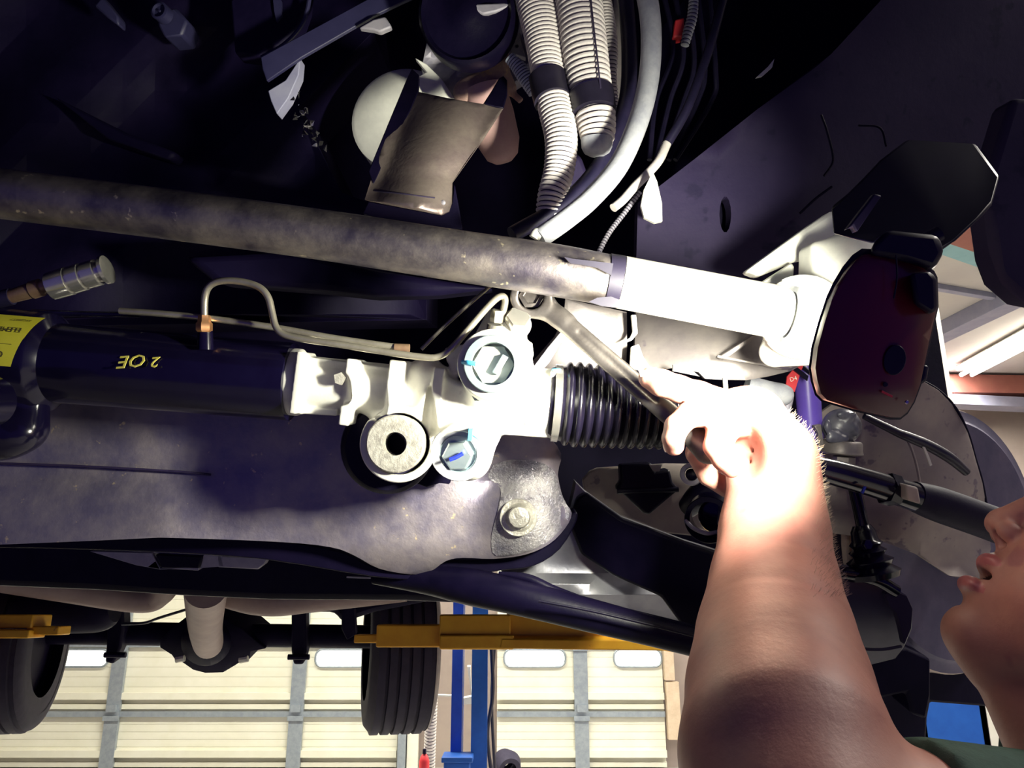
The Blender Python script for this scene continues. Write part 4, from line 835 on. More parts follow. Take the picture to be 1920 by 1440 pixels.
obj('paint_mark', box(P(1043, 695, .650), .0075, .0035, .009), m_bluepen, t, bevel=.001)
obj('inner_tie_rod', tube([(1280, 772, RD), (1400, 795, .67), (1500, 850, .68)], 16, 20), m_gloss, t)
# end piece at left
obj('end_bush', join(ring(P(-18, 752, .60), D(.1, 0, -1), px(30, .6), px(48, .6), .04, 36), ring(P(-18, 752, .59), D(.1, 0, -1), px(12, .6), px(28, .6), .03, 30)), m_gloss, t)
fl = Field()
fl.add(s_cone(Q(-70, 800, .66), Q(15, 808, .65), .028, .022), .01)
fl.add(s_cone(Q(-40, 840, .65), Q(40, 815, .645), .012, .012), .012)
fl.add(s_cone(Q(50, 700, .66), Q(60, 800, .655), .02, .012), .014)
sdf_obj('left_mount', fl, Q(-200, 940, .62)-.02, Q(130, 640, .70)+.02, .003, m_gloss, t, smooth_it=1)
# paint marks on the tube
def on_tube(x, dy, r): # point on the camera side of the tube
    ry = dy; dd = math.sqrt(max(0, r*r-ry*ry)); return P(x, 672+x*.08+dy, RD-px(dd, RD))
axd = D(-1, -.08, 0)
for s, x, dy, sz in (('OE', 279, -34, .017), ('2', 303, -31, .014)):
    o_ = on_tube(x, dy+4, 75.5); Nn = -F; Yt = D(-.08, -1, -.45)
    obj('paint_mark', text_geo(s, sz, o_-F*.0012, axd, D(-.08, -1, -.62), axd.cross(Yt), .0004), m_mark, t)
# yellow label: curved patch on the fat end
r_l = px(94.6, RD)
def cyl_pt(x, th, r=r_l):
    c = ax_pt(x); upv = (U-axr*U.dot(axr)).normalized(); fw = axr.cross(upv).normalized()
    if fw.dot(F) > 0: fw = -fw
    return c+upv*(r*math.sin(th))+fw*(r*math.cos(th))
V = []; nx, ny = 10, 12
for j in range(ny+1):
    for i in range(nx+1):
        th = 1.02-(1.02+.12)*j/ny; x_ = -120+(107-(j/ny)*27+120)*i/nx
        V.append(cyl_pt(x_, th))
V += [v+F*.0006 for v in V]; n1 = (nx+1)*(ny+1)
Fc = [(j*(nx+1)+i, j*(nx+1)+i+1, (j+1)*(nx+1)+i+1, (j+1)*(nx+1)+i) for j in range(ny) for i in range(nx)]
Fc += [tuple(k+n1 for k in reversed(f_)) for f_ in Fc]
lab = obj('label', (V, Fc), m_yellow, t, label='yellow warning label printed upside down')
def print_line(s, x_right, th, size):
    g = text_geo(s, 1, Vector((0, 0, 0)), Vector((1, 0, 0)), Vector((0, 1, 0)), Vector((0, 0, 1)), 0)
    V = []
    for v in g[0]:
        V.append(cyl_pt(x_right-v.x*size, th-(v.y*size)/94.0, r_l+.0003))
    return V, g[1]
TX = join(print_line('CRITICAL COMPONENT', 66, .16, 17), print_line('COMPOSANTS', 42, .385, 16), print_line('NOT REM', 20, .56, 14), print_line('ELEMENTO COMPONENTE', 84, .66, 15), print_line('A9G8B0T7', 90, .90, 8))
obj('lettering', TX, m_ink, lab)
ln = []
for th, xe in ((.30, 76), (.615, 84)):
    Wp = [cyl_pt(-110+(xe+110)*i/8, th, r_l+.0002) for i in range(9)]; ln.append(sweep(Wp, [.0002]*9, 5))
obj('rule_line', join(*ln), m_ink, lab)
# ================================================================== HYDRAULIC LINES
t = thing('hydraulic_line', 'bent steel hydraulic line looping over the rack from copper fitting to valve', 'pipe', P(640, 650, .62))
obj('line', tube([(383, 592, .64), (384, 560, .638), (390, 540, .636), (405, 529, .634), (430, 526, .632), (462, 530, .630), (488, 540, .628), (503, 558, .627), (510, 585, .626), (517, 612, .624), (532, 627, .622), (570, 636, .62), (650, 648, .62), (730, 661, .62), (795, 670, .62), (822, 669, .62), (845, 655, .62), (880, 615, .622), (912, 578, .625), (932, 559, .627), (943, 556, .628), (947, 564, .629), (943, 585, .630), (936, 604, .631)], 6.6, 16, 6), m_line, t)
obj('fitting', join(lathe(P(383, 610, .637), D(0, 1, 0), [(-.0055, px(12, .64)), (-.004, px(15, .64)), (.0015, px(15, .64)), (.003, px(12, .64)), (.008, px(11, .64))], 6)), m_copper, t, label='orange copper fitting nut')
obj('port', lathe(P(385, 656, .64), D(0, 1, 0), [(0, px(15, .64)), (.018, px(13, .64))], 20), m_gloss, t)
t = thing('hydraulic_line', 'straight second steel line running behind the looped line', 'pipe', P(600, 640, .64))
obj('line', tube([(225, 583, .648), (300, 588, .645), (400, 598, .642), (520, 615, .640), (620, 633, .638), (700, 645, .637), (752, 652, .637)], 6.2, 14), m_line, t)
obj('tip', tube([(740, 652, .636), (768, 653, .636)], 8, 12), m_brass, t)
obj('thin_line', tube([(790, 655, .67), (830, 615, .67), (880, 570, .67), (920, 536, .67)], 3.6, 10), m_line, label='thin steel line slanting up behind the looped line', cat='pipe')
# clamp-ended fitting upper left
t = thing('hose_fitting', 'shiny crimped steel hose ferrule at the left above the yellow label', 'fitting', P(150, 530, .68))
fx = D(1, .30, 0); p0 = P(92, 538, .67)
pr = [(0, px(20, .67)), (.002, px(26, .67)), (.018, px(27, .67)), (.0185, px(23, .67)), (.020, px(23, .67)), (.0205, px(26, .67)), (.030, px(26, .67)), (.0305, px(22, .67)), (.032, px(22, .67)), (.0325, px(25, .67)), (.043, px(25, .67)), (.0435, px(20, .67)), (.048, px(20, .67)), (.0485, px(27, .67)), (.0515, px(27, .67)), (.052, px(15, .67))]
obj('ferrule', lathe(p0, fx, pr, 20), m_chrome, t)
obj('neck', lathe(P(20, 556, .67), fx, [(0, px(13, .67)), (.018, px(15, .67)), (.019, px(17, .67)), (.027, px(17, .67)), (.028, px(13, .67)), (.036, px(13, .67))], 16), m_brass, t)
obj('hose', tube([(-60, 575, .67), (-20, 566, .67), (22, 556, .67)], 16, 14), m_rub, t)
obj('rack_top_rail', tube([(60, 585, .668), (150, 588, .668), (262, 590, .668)], 5, 10), m_gloss, rack)
# ================================================================== RIGHT SIDE SUSPENSION
t = thing('brake_dust_shield', 'spotted tan grey dust shield plate behind and below the dark red lamp', 'dust shield', P(1700, 980, .9))
obj('shield', relief([(1500, 860), (1530, 780), (1580, 745), (1650, 738), (1700, 725), (1726, 712), (1760, 732), (1792, 765), (1815, 812), (1829, 860), (1842, 905), (1852, 960), (1858, 1030), (1840, 1090), (1780, 1080), (1720, 1040), (1640, 1010), (1560, 1000), (1510, 960)], lambda x, y: .90+.03*((x-1700)/150)**2+.008*math.sin((x+y)/40), .008, 24), m_tan, t, bevel=.001, sharp=60)
obj('crease', tube([(1697, 815, .888), (1712, 850, .888), (1722, 890, .888), (1728, 935, .888)], 2.5, 8), m_tan, t)
obj('rim', tube([(1726, 712, .905), (1760, 732, .91), (1792, 765, .917), (1815, 812, .922), (1829, 860, .926), (1842, 905, .93), (1852, 960, .935)], 2.6, 8, 6), m_dark, t)
t = thing('brake_disc', 'brake disc with rust toned edge rings at the right edge above the nose', 'brake disc', P(1850, 1180, .98))
c = P(1795, 1010, 1.0); axd2 = D(.42, .10, -.9)
r0 = px(250, .98)
obj('disc', lathe(c, axd2, [(-.02, r0*.98), (-.004, r0), (-.002, r0*.93), (-.001, r0*.92), (.002, r0*.90), (.004, r0*.3), (.03, r0*.28), (.034, r0*.1)], 72), m_rotor, t)
obj('edge_ring', lathe(c, axd2, [(-.031, r0*1.01), (-.028, r0*1.025), (-.023, r0*1.02), (-.021, r0*.99)], 72, False), m_rotedge, t)
obj('edge_ring', lathe(c, axd2, [(-.015, r0*1.0), (-.013, r0*1.015), (-.008, r0*1.012), (-.006, r0*.99)], 72, False), m_rotedge, t)
obj('vane_core', lathe(c, axd2, [(-.03, r0*.97), (-.004, r0*.97)], 72), m_rust, t)
obj('added_backdrop', relief([(1380, 840), (1560, 840), (1700, 960), (1850, 1000), (1930, 1010), (2020, 1050), (2020, 1300), (1900, 1330), (1745, 1318), (1740, 1345), (1733, 1480), (1560, 1500), (1380, 1500)], plane3((1500, 900, 1.02), (1500, 1400, .98), (1900, 1100, 1.1)), .02), m_dark, label='dark added backdrop filling the space between forearm and chin', cat='added backdrop', bevel=.004)  # dark plate added to block the bright room behind
t = thing('lower_ball_joint', 'glossy black ball joint with ribbed boot right of the forearm', 'ball joint', P(1630, 1080, .84))
bj = D(.18, -1, -.15); b0 = P(1615, 985, .86)
obj('boot', lathe(b0, bj, [(0, px(16, .86)), (.006, px(22, .86)), (.016, px(24, .86)), (.020, px(30, .86)), (.024, px(24, .86)), (.028, px(34, .86)), (.033, px(27, .86)), (.038, px(42, .86)), (.044, px(36, .86)), (.050, px(50, .86)), (.056, px(46, .86))], 36), m_gloss, t)
obj('stud', tube([(1600, 905, .87), (1610, 950, .865), (1618, 990, .86)], 12, 14), m_gloss, t)
obj('nut', hexnut(P(1622, 1022, .835), D(.2, .3, -1), px(10, .83), .006), m_gloss, t)
t = thing('suspension_arm', 'broad dark lower suspension arm with worn pale edge right of the forearm', 'suspension arm', P(1620, 1260, .85))
obj('body', relief([(1500, 1085), (1560, 1070), (1620, 1075), (1665, 1095), (1700, 1115), (1712, 1140), (1710, 1180), (1695, 1215), (1680, 1235), (1600, 1255), (1500, 1250)], lambda x, y: .86+.04*((y-1090)/150)**2 if y > 1090 else .86, .04, 22), mat('dark satin arm paint', (.018, .015, .05), (.03, .024, .065), rough=.35, scale=14, bump=.2), t, bevel=.004)
obj('shoulder_bead', tube([(1520, 1078, .85), (1580, 1074, .845), (1640, 1086, .845), (1680, 1108, .85)], 12, 12), m_gloss, t)
obj('worn_patch', relief([(1672, 1105), (1700, 1118), (1711, 1142), (1708, 1178), (1696, 1208), (1690, 1180), (1682, 1150), (1668, 1135), (1660, 1115)], .853, .01), m_frame, t)
obj('lower_lip', tube([(1560, 1200, .85), (1600, 1214, .85), (1650, 1218, .85), (1690, 1212, .85)], 3, 8), m_frame, t)
obj('lower_box', relief([(1540, 1225), (1700, 1215), (1745, 1235), (1745, 1318), (1738, 1350), (1710, 1340), (1700, 1300), (1560, 1330)], .92, .05), m_dark, t, bevel=.004)
t = thing('tie_rod', 'glossy black tie rod slanting down from the wrist towards the nose', 'rod', P(1700, 935, .78))
obj('rod', tube([(1490, 868, .72, 20), (1560, 885, .74, 24), (1640, 908, .76, 25), (1720, 934, .78, 27), (1790, 955, .80, 30), (1850, 978, .82, 30), (1930, 1010, .84, 30)], 25, 28), m_gloss, t)
obj('outer_sleeve', tube([(1712, 930, .778, 28), (1760, 946, .79, 33), (1850, 978, .815, 33), (1940, 1012, .84, 34)], 32, 28), m_dark, t)
obj('jam_clip', relief([(1698, 908), (1722, 914), (1728, 946), (1702, 938)], .742, .02), m_tan, t, bevel=.002)
obj('jam_nut', lathe(P(1660, 915, .765), D(1, -.32, .3), [(0, px(31, .76)), (.012, px(31, .76))], 6), m_gloss, t)
obj('paint_mark', relief([(1616, 924), (1622, 912), (1625, 913), (1619, 926)], .732, .003), m_bluedk, t)
t = thing('tie_rod_joint', 'upper ball joint with crumpled dark boot and grey collar under the lamp', 'joint', P(1585, 890, .84))
fj = Field()
fj.add(s_ell(Q(1578, 800, .84), (px(36, .84), px(34, .84), px(30, .84))), .004)
for i in range(9):
    a = rn.uniform(0, 6.28); fj.add(s_ell(Q(1578+26*math.cos(a), 800+24*math.sin(a), .825), (.004, .007, .003), X=(math.cos(a), math.sin(a), 0), Y=(-math.sin(a), math.cos(a), 0)), .003)
for (a, b, e, g_) in ((1556, 790, 1600, 775), (1550, 812, 1606, 800), (1556, 828, 1600, 822)):
    fj.add(s_cone(Q(a, b, .815), Q(e, g_, .815), .0012, .0012), .0025, True)
sdf_obj('boot', fj, Q(1530, 845, .84)-np.array([.01, .01, .04]), Q(1630, 760, .84)+np.array([.01, .01, .04]), .0014, mat('crumpled boot rubber', (.06, .06, .09), (.13, .13, .16), rough=.35, scale=40), t, smooth_it=1)
obj('collar', lathe(P(1578, 826, .84), D(-.08, -1, 0), [(0, px(34, .84)), (.002, px(37, .84)), (.010, px(38, .84)), (.013, px(40, .84)), (.0145, px(36, .84))], 32), m_lit, t)
obj('nut', hexnut(P(1583, 855, .84), D(-.05, -1, 0), px(20, .84), .009), m_lit, t)
obj('stud', tube([(1584, 865, .84), (1588, 892, .84)], 15, 12), m_lit, t)
obj('side_clip', relief([(1526, 798), (1540, 795), (1545, 830), (1548, 842), (1536, 836), (1534, 812)], .835, .008), m_lit, t, bevel=.001)
obj('brake_hose', tube([(1620, 780, .83, 6), (1650, 795, .83, 7), (1685, 812, .83, 8), (1700, 818, .83, 9), (1740, 835, .835, 10), (1780, 858, .84, 10), (1812, 885, .85, 8)], 8, 12), m_rub, label='black brake hose crossing the spotted dust shield', cat='hose')
obj('cable_tie_tail', relief([(1724, 822), (1729, 826), (1742, 855), (1748, 872), (1744, 874), (1736, 852)], .83, .002), m_paper, label='thin white cable tie tail on the brake hose', cat='cable tie')
t = thing('shock_absorber', 'purple shock absorber body between the wrist and the crumpled boot', 'shock absorber', P(1520, 880, .85))
obj('cylinder', tube([(1508, 650, .86, 23), (1512, 700, .86, 23), (1518, 780, .86, 22), (1526, 880, .86, 20)], 22, 24), m_purple, t)
obj('bracket', tube([(1500, 684, .83), (1520, 700, .83)], 4, 8), m_black, t)
t = thing('red_tag', 'small red tag strapped beside the purple shock body', 'tag', P(1484, 730, .8))
obj('tag', relief([(1488, 692), (1500, 672), (1512, 672), (1502, 696), (1490, 735), (1474, 722), (1476, 706)], .80, .002), m_red, t)
obj('strap', relief([(1478, 686), (1484, 680), (1516, 705), (1514, 714)], .795, .003), m_black, t)
obj('lettering', text_geo('D4', .006, P(1482, 716, .7985), D(.95, .3, 0), D(-.3, .95, 0), -F), m_paper, t)
t = thing('sway_link', 'grey rounded link arm right of the knuckles with an eyelet below', 'link', P(1475, 820, .78))
obj('upper_tube', tube([(1400, 722, .78, 19), (1440, 735, .78, 21), (1466, 740, .78, 21), (1480, 742, .78, 16), (1486, 743, .78, 8)], 20, 20), m_hose, t)
obj('rod', tube([(1478, 745, .785, 10), (1474, 775, .785, 8), (1470, 800, .785, 12), (1474, 830, .785, 14)], 10, 14), m_grey, t)
obj('eyelet', ring(P(1484, 812, .78), D(.2, .1, -1), px(10, .78), px(20, .78), .01, 28), m_grey, t)
# ================================================================== WORK LAMP
t = thing('work_lamp', 'dark red handheld work lamp hanging from its black mount beside the bright bar end', 'lamp', P(1640, 790, 0.4040))
body = [(1563, 528), (1580, 500), (1598, 478), (1616, 466), (1660, 468), (1710, 474), (1752, 508), (1758, 520), (1760, 575), (1745, 640), (1728, 720), (1715, 755), (1702, 776), (1688, 787), (1668, 787), (1600, 771), (1540, 753), (1528, 741), (1520, 715), (1516, 690), (1521, 650), (1535, 600), (1550, 555)]
lext = (P(1640, 628, 1)-C0).normalized()
def d_lamp(x, y): return 0.3960+.012*((x-1640)/110)**2+.006*((y-625)/160)**4
obj('rim', relief(body, d_lamp, .024, 22, ext=lext), m_lampblk, t, bevel=.002, bseg=3)
cx_, cy_ = 1642, 628
obj('shell', relief([(cx_+(a-cx_)*.93+4, cy_+(b-cy_)*.955+3) for a, b in body], lambda x, y: d_lamp(x, y)-.005, .006, 16), m_lampred, t, bevel=.003, bseg=3, sharp=60)
obj('badge_recess', relief([(a, b) for a, b in circ(1678, 675, 21, 20, 29, .2)], 0.3905, .0012, ext=lext), m_lampblk, t, bevel=.0004, label='round cornered badge recess on the lamp back')
obj('slot', relief([(1654, 732), (1674, 742), (1673, 746), (1653, 736)], 0.3908, .001, ext=lext), m_red, t)  # brighter red paints a slit of highlight on the shell
obj('screw', lathe(P(1660, 721, 0.3908), -F, [(0, px(5, 0.3900)), (.0006, px(4, 0.3900))], 12), m_lampblk, t)
obj('screw', lathe(P(1700, 754, 0.3925), -F, [(0, px(4, 0.3900)), (.0006, px(3, 0.3900))], 12), m_chrome, t)
obj('side_clip', relief([(1706, 512), (1745, 508), (1757, 522), (1759, 578), (1748, 590), (1716, 570)], 0.3860, .03, ext=lext), m_lampblk, t, bevel=.002)
obj('switch', relief([(1722, 692), (1730, 684), (1742, 686), (1738, 712), (1728, 722), (1718, 716)], 0.4000, .018, ext=lext), m_lampblk, t, bevel=.002)
obj('seam', tube([(1680, 478, 0.3890), (1682, 520, 0.3870), (1676, 560, 0.3870)], 1.6, 6), m_lampblk, t)
obj('neck', relief([(1628, 476), (1640, 452), (1662, 430), (1760, 440), (1772, 470), (1752, 505), (1700, 490)], 0.3920, .03, ext=lext), m_lampblk, t, bevel=.003)
obj('lens', relief([(cx_+(a-cx_)*.80-8, cy_+(b-cy_)*.86) for a, b in body], 0.4240, .004, ext=lext), m_lens, t, label='lit lens on the far side of the lamp')
t = thing('lamp_mount', 'bulky black clamp holding the dark red lamp under the frame panel', 'clamp', P(1700, 460, .5))
obj('clamp', relief([(1558, 388), (1590, 362), (1622, 330), (1650, 300), (1700, 262), (1830, 270), (1875, 330), (1860, 385), (1845, 402), (1792, 452), (1765, 468), (1752, 492), (1700, 484), (1662, 462), (1650, 448), (1640, 458), (1596, 447), (1562, 438)], plane3((1600, 420, .45), (1800, 300, .47), (1750, 460, .42)), .05, ext=(P(1700, 390, 1)-C0).normalized()), m_lampblk, t, bevel=.004, bseg=2)
obj('jaw_strip', relief([(1588, 430), (1640, 362), (1654, 366), (1606, 436), (1600, 424)], .437, .006), m_frame, t, bevel=.001)
obj('hinge', tube([(1700, 470, .42), (1760, 440, .42)], 16, 20), m_lampblk, t)
# ================================================================== WRENCH
t = thing('wrench', 'steel combination wrench running from the pipe fitting to the fist', 'wrench', P(1120, 680, .6))
fw = Field()
fw.add(s_cyl(Q(996, 556, .640), Q(996, 556, .628), px(40, .634), .0015), .002)
fw.add(s_cone(Q(1020, 576, .634), Q(1060, 604, .628), .010, .0075, ((0, 0, 1), 2.0)), .006)
fw.add(s_cone(Q(1050, 597, .630), Q(1290, 806, .588), .0078, .0085, ((0, 0, 1), 2.3)), .004)
fw.add(s_cone(Q(1290, 806, .588), Q(1330, 838, .584), .009, .013, ((0, 0, 1), 1.9)), .004)
fw.add(s_cyl(Q(996, 556, .66), Q(996, 556, .60), px(24, .634), .0005), .001, True)
fw.add(s_cone(Q(1085, 622, .6185), Q(1230, 750, .5935), .0028, .0028), .0015, True)
sdf_obj('shaft', fw, Q(940, 860, .66)-np.array([0, .005, .09]), Q(1360, 500, .66)+np.array([.01, .005, .01]), .0011, m_wr, t, smooth_it=2)
obj('ring_nut', lathe(P(996, 556, .638), D(0, 0, -1), [(0, px(25, .634)), (.004, px(24, .634)), (.0045, px(16, .634)), (.002, px(14, .634)), (.002, px(3, .634))], 6), m_wr, t)
# ================================================================== PERSON
def nrm(v): v = np.asarray(v, float); return v/np.linalg.norm(v)
fF = nrm((-.673, .586, .43)); uU = np.array((.574, .819, .03)); uU = nrm(uU-fF*uU.dot(fF)); sS = nrm(np.cross(fF, uU))
if sS[2] > 0: sS = -sS
NT = Q(1850, 966, .55)
def H(f_, u_, s_=0): return NT+(fF*f_+uU*u_+sS*s_)/1000*1.0
def he(f_, u_, s_, rf, ru, rs): return s_ell(H(f_, u_, s_), (rf/1000, ru/1000, rs/1000), fF, uU, sS)
def hc(a, b, ra, rb): return s_cone(H(*a), H(*b), ra/1000, rb/1000)
b = Field()
# arm
FL = ((0, 0, 1), 1.18)
arm = [(1436, 868, .592, .0275), (1452, 905, .582, .0295), (1452, 1000, .556, .0345), (1452, 1100, .522, .0385), (1455, 1200, .486, .0445), (1462, 1300, .448, .0485), (1476, 1420, .405, .0510), (1500, 1560, .372, .0500)]
for i, (p, q) in enumerate(zip(arm, arm[1:])):
    b.add(s_cone(Q(*p[:3]), Q(*q[:3]), p[3]-.0012, q[3]-.0012, FL), .022 if i else .01)
EL = Q(1500, 1560, .372); SH = np.array([.365, -.268, .415])
b.add(s_cone(EL, EL*.45+SH*.55, .045, .047), .012); b.add(s_cone(EL*.45+SH*.55, SH, .047, .055), .02)
# hand
b.add(s_cone(Q(1398, 776, .588), Q(1440, 860, .590), .0185, .0270, ((0, 0, 1), 1.1)), .010)
b.add(s_cone(Q(1345, 768, .592), Q(1400, 772, .588), .0135, .0170), .010)
b.add(s_cone(Q(1340, 800, .615), Q(1440, 870, .612), .011, .018), .012)
b.add(s_cone(Q(1430, 775, .576), Q(1468, 850, .572), .0155, .021), .012)
b.add(s_cone(Q(1468, 850, .572), Q(1462, 930, .568), .020, .024), .012)
b.add(s_cone(Q(1385, 912, .614), Q(1430, 930, .600), .012, .018), .012)
b.add(s_ell(Q(1398, 850, .568), (px(26, .57), px(46, .57), .024)), .011, True)
for (x0, y0, x1, y1) in ((1384, 838, 1424, 846), (1382, 862, 1428, 868), (1388, 888, 1430, 886), (1392, 912, 1426, 904)):
    b.add(s_cone(Q(x0, y0, .588), Q(x1, y1, .580), .0022, .0012), .003, True)
def digit(pts, k=.0035):
    for p, q in zip(pts, pts[1:]): b.add(s_cone(Q(*p[:3]), Q(*q[:3]), px(p[3], p[2]), px(q[3], q[2])), k)
digit([(1218, 709, .578, 21), (1240, 718, .574, 25), (1272, 729, .574, 25), (1310, 743, .576, 28), (1365, 766, .582, 34)], .003)       # thumb along the wrench
digit([(1340, 778, .580, 24), (1292, 778, .562, 24), (1269, 800, .552, 23), (1262, 822, .552, 20.5), (1264, 836, .556, 19)], .002)      # index
digit([(1355, 800, .618, 22), (1310, 800, .612, 21), (1306, 850, .612, 20), (1328, 892, .615, 19), (1362, 914, .614, 19)], .002)        # middle
digit([(1385, 800, .590, 22), (1345, 800, .566, 20), (1338, 838, .556, 19.5), (1354, 864, .554, 18), (1371, 881, .554, 16)], .002)      # ring
digit([(1405, 800, .590, 20), (1374, 806, .566, 17), (1362, 824, .560, 15.5), (1364, 836, .557, 14)], .0015)                             # little
# head
b.add(he(-122, 52, 0, 96, 86, 76), .02)
b.add(he(-66, -5, 0, 46, 66, 58), .02)
b.add(he(-48, -38, 0, 30, 36, 34), .012)
for s in (-1, 1):
    b.add(hc((-43, -70, 6*s), (-100, -38, 50*s), 17, 16), .012)
    b.add(hc((-100, -38, 50*s), (-108, 10, 58*s), 16, 14), .014)
    b.add(he(-58, 4, 42*s, 24, 16, 18), .012)
    b.add(he(-62, -30, 34*s, 26, 26, 20), .012)
    b.add(he(-30, 40, 22*s, 9, 6, 20), .008)
    b.add(s_ell(H(-112, 8, 72*s), (.018, .031, .007), nrm(fF*.95-sS*s*.3), uU, nrm(sS+fF*.3*s)), .004)
    b.add(he(-108, 8, 78*s, 10, 18, 4), .003, True) if False else None
b.add(he(-39, -72, 0, 17.5, 14, 21), .009)
b.add(hc((-24, 40, 0), (-10, 4, 0), 8, 8.5), .008)
b.add(he(-9.5, 0, 0, 9.5, 9, 10), .004)
for s in (-1, 1): b.add(he(-18, -3, 11*s, 10.5, 7.5, 6), .003)
b.add(hc((-14, -7, 0), (-20, -12, 0), 3.6, 4), .003)
b.add(he(-22, -26, 0, 9.5, 7.5, 22), .003)
b.add(he(-21, -46, 0, 8.8, 6.5, 20), .003)
b.add(hc((-66, -80, 0), (-116, -92, 0), 17, 34), .02)
for s in (-1, 1):
    b.add(he(-16, -8.5, 7.2*s, 6.5, 6, 3.4), .0015, True)
    b.add(he(-26, 26, 30*s, 10, 9, 15), .006, True)
b.add(he(-26, -36.4, 0, 16, 4.6, 22), .0015, True)
b.add(he(-19, -58, 0, 5, 3, 16), .004, True)
# neck, shoulders, upper chest
NB = np.array([.442, -.315, .535])
b.add(s_cone(H(-130, -55), NB, .050, .060), .02)
SH2 = np.array([.53, -.34, .735])
b.add(s_cone(SH, NB+[0.01, -.03, 0], .052, .06), .03); b.add(s_cone(SH2, NB+[0.01, -.03, 0], .055, .06), .03)
tp = thing('person', 'person in a dark green shirt looking up, bare forearm raised, gripping the wrench', 'person', Vector((q2w((.44, -.4, .57)).x, q2w((.44, -.4, .57)).y, 0)))
lipc = [H(-22, -26), H(-21, -46)]
def lipm(c):
    g = np.zeros(len(c), np.int32)
    for o_, ru in ((lipc[0], .0062), (lipc[1], .0058)):
        q = c-o_; a, bb, s = q@fF, q@uU, q@sS
        g[((bb/ru)**2+(s/.0235)**2 < 1) & (a > -.0055)] = 1
    q = c-H(-30, -36); a, bb, s = q@fF, q@uU, q@sS
    g[(np.abs(bb) < .0042) & (a < .005) & (a > -.02) & (np.abs(s) < .02)] = 2
    return g
body_o, BV, BQ = sdf_obj('body', b, (.05, -.43, .285), (.64, .20, .81), .0017, [m_skin, m_lip, m_mouth], tp, matf=lipm, smooth_it=2)
# nails, teeth, eyes, brow
def nail(q, n, a, l, w_):
    n = nrm(n); a = nrm(a-n*np.dot(a, n)); s = np.cross(a, n); V = []; Fc = []
    for i in range(7):
        for j in range(6):
            u_, v_ = (i/6-.5)*2, (j/5-.5)*2; k_ = 1-.25*abs(u_)**3
            V.append(q2w(q+a*(u_*l)+s*(v_*w_*k_)-n*(v_*v_*w_*.35)))
    V2 = [v+(q2w(q+n)-q2w(q))*-.0008 for v in V]
    for i in range(6):
        for j in range(5): Fc.append((i*6+j, i*6+j+1, (i+1)*6+j+1, (i+1)*6+j)); Fc.append(tuple(42+k for k in (i*6+j, (i+1)*6+j, (i+1)*6+j+1, i*6+j+1)))
    return V+V2, Fc
i0 = Q(1262, 830, .562)
nn = nrm((-.75, -.1, -.65)); obj('finger_nail', nail(i0+nn*px(19.6, .562), nn, np.array((.1, -1, 0)), .0058, .0048), m_nail, tp)
i1 = Q(1217, 710, .577); nn = nrm((-.2, .9, -.35)); obj('finger_nail', nail(i1+nn*px(19.2, .577), nn, np.array((-1, -.15, 0)), .0065, .0055), m_nail, tp)
tg = []
for k in range(-3, 4):
    c0 = q2w(H(-30-abs(k)*1.3, -33.4, k*5.2)); tg.append(box(c0, .0045, .0078, .0035, (q2w(sS)-C0).normalized(), (q2w(uU)-C0).normalized(), (q2w(fF)-C0).normalized()))
for k in range(-3, 4):
    c0 = q2w(H(-31-abs(k)*1.3, -40.5, k*4.6)); tg.append(box(c0, .0040, .0050, .0035, (q2w(sS)-C0).normalized(), (q2w(uU)-C0).normalized(), (q2w(fF)-C0).normalized()))
obj('teeth', join(*tg), m_teeth, tp, bevel=.0006)
for s in (-1, 1):
    obj('eye', lathe(q2w(H(-46, 26, 30*s)), (q2w(fF)-C0).normalized(), [(.0115*(-math.cos(a)), .0118*math.sin(a)) for a in [PI*i/12 for i in range(13)]], 20), m_eye, tp)
hf = Field()
hf.add(he(-126, 62, 0, 100, 86, 80), .01)
hf.add(he(-60, -30, 0, 80, 80, 90), .012, True); hf.add(he(-118, -20, 0, 60, 50, 110), .01, True)
sdf_obj('hair', hf, H(-122, 52)-.13, H(-122, 52)+.13, .005, m_hair, tp, smooth_it=1)
# shirt and trousers
WD = np.array([0, -U.z, -F.z]); WD = np.array([Vector((0, 0, -1)).dot(R), Vector((0, 0, -1)).dot(U), Vector((0, 0, -1)).dot(F)])
CH = NB+WD*.24+np.array([.05, 0, 0]); HP = NB+WD*.55+np.array([.05, 0, 0])
sh = Field()
a0 = EL*.74+SH*.26
sh.add(s_cone(a0, SH, .0515, .060), .01)
sh.add(s_cone(SH, NB+WD*.08, .060, .066), .03); sh.add(s_cone(SH2, NB+WD*.08, .060, .066), .03)
sh.add(s_cone(SH+WD*.05, CH+WD*.05, .07, .10), .04); sh.add(s_cone(SH2+WD*.05, CH+WD*.05, .07, .10), .04)
sh.add(s_cone(SH2, SH2+WD*.25+np.array([.03, 0, .03]), .06, .055), .02)
sh.add(s_ell(CH+WD*.05, (.12, .17, .18), (1, 0, 0), -WD, np.cross((1, 0, 0), -WD)), .04)
sh.add(s_ell(HP, (.125, .16, .175), (1, 0, 0), -WD, np.cross((1, 0, 0), -WD)), .06)
sh.add(s_cone(H(-118, -60), NB-WD*.025, .060, .066), .001, True)
sh.add(s_cyl(a0-nrm(SH-EL)*.06, a0+nrm(SH-EL)*.0, .09, .001), .002, True)
sdf_obj('shirt', sh, (.16, -1.10, .05), (.68, -.15, .98), .0042, m_shirt, tp, smooth_it=2, label='dark green short sleeved shirt')
tr = Field(); FT = w2q((0, 0, 0))
hw_ = q2w(HP)
def wl(x, y, z): return w2q((x, y, z))
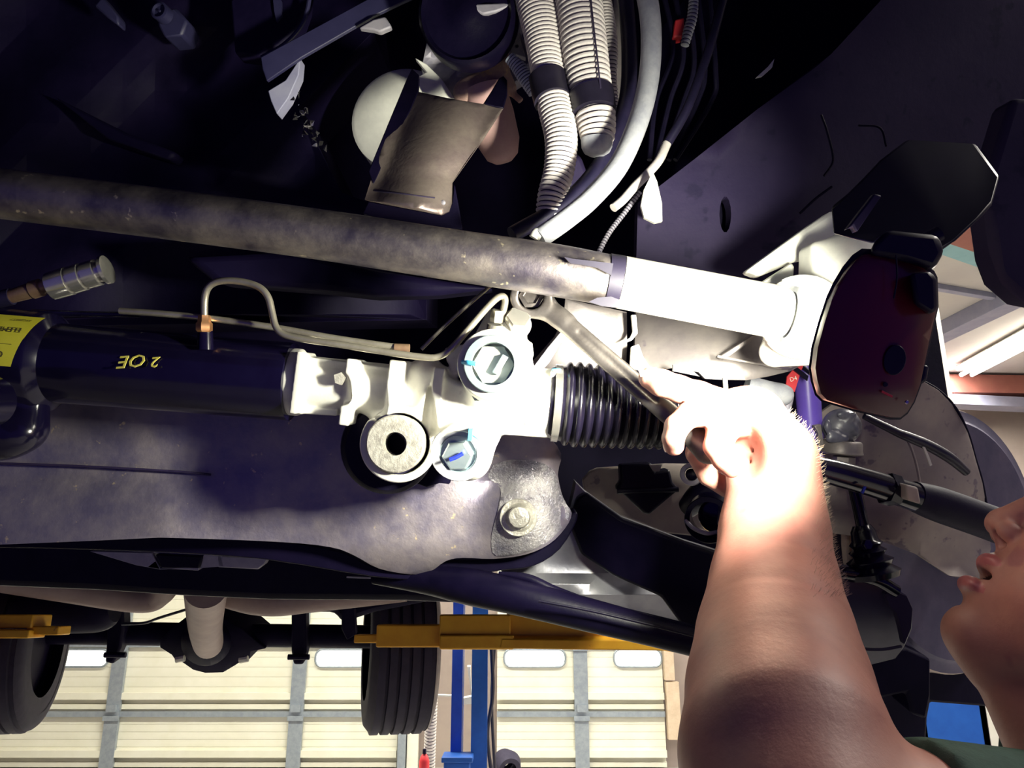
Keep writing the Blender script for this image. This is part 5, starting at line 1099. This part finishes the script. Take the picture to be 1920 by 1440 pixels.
for s in (-1, 1):
    hx = hw_.x; hy = hw_.y+.09*s
    tr.add(s_cone(wl(hx, hy, hw_.z), wl(hx-.02, hy+.02*s, .52), .095, .07), .03); tr.add(s_cone(wl(hx-.02, hy+.02*s, .52), wl(hx, hy+.03*s, .10), .07, .058), .02)
sdf_obj('trousers', tr, (.20, -1.75, -.45), (.66, -.70, .75), .008, m_jean, tp, smooth_it=1)
for s in (-1, 1):
    c0 = Vector((hw_.x-.06, hw_.y+.12*s, .0))
    prof = [(c0.x-.19, .05, .04), (c0.x-.15, .075, .052), (c0.x-.02, .12, .055), (c0.x+.09, .13, .05), (c0.x+.12, .06, .04)]
    V = []; Fc = []
    for x_, h_, w_ in prof:
        for k in range(10):
            a = PI*k/9; V.append(Vector((x_, c0.y+w_*math.cos(a), h_*math.sin(a)+.002)))
    for i in range(4):
        for k in range(9): Fc.append((i*10+k, i*10+k+1, (i+1)*10+k+1, (i+1)*10+k))
        Fc.append((i*10+9, i*10, (i+1)*10, (i+1)*10+9))
    Fc += [tuple(range(10)), tuple(range(40, 50))]
    obj('boot', (V, Fc), m_rub, tp)
# fine arm hair
rg = np.random.default_rng(5); me = body_o.data
nv = len(me.vertices); co = np.zeros(nv*3, np.float32); me.vertices.foreach_get('co', co); co = co.reshape(-1, 3)
no = np.zeros(nv*3, np.float32); me.vertices.foreach_get('normal', no); no = no.reshape(-1, 3)
qv = BV[:nv] if len(BV) == nv else None
if qv is not None:
    pxx = 960+qv[:, 0]/qv[:, 2]*K; pyy = 720-qv[:, 1]/qv[:, 2]*K
    nz_ = no/np.maximum(1e-9, np.linalg.norm(no, axis=1))[:, None]; vd_ = (co+np.array(wloc(tp))-np.array(C0)); vd_ /= np.linalg.norm(vd_, axis=1)[:, None]
    wgt = (pyy > 770) & (pyy < 1120) & (pxx < 1640) & (pxx > 1440) & (nz_@np.array(list(R)) > .3) & (np.abs((nz_*vd_).sum(1)) < .45)
    idx = np.argwhere(wgt)[:, 0]; idx = rg.choice(idx, min(600, len(idx)), replace=False); org = wloc(tp); V = []; Fc = []
    for i in idx:
        n_ = Vector(no[i]).normalized(); p_ = Vector(co[i])+org; tdir = (n_*.55+U*rg.uniform(.1, .9)+R*rg.uniform(-.2, .5)-F*rg.uniform(-.3, .3)).normalized()
        L_ = rg.uniform(.002, .0055); sd = tdir.cross(F).normalized()*.00008; k = len(V)
        V += [p_-sd, p_+sd, p_+tdir*L_*.6+n_*.0008+sd*.7, p_+tdir*L_*.6+n_*.0008-sd*.7, p_+tdir*L_]
        Fc += [(k, k+1, k+2, k+3), (k+3, k+2, k+4)]
    obj('arm_hair', (V, Fc), m_fuzz, tp, kind='stuff')
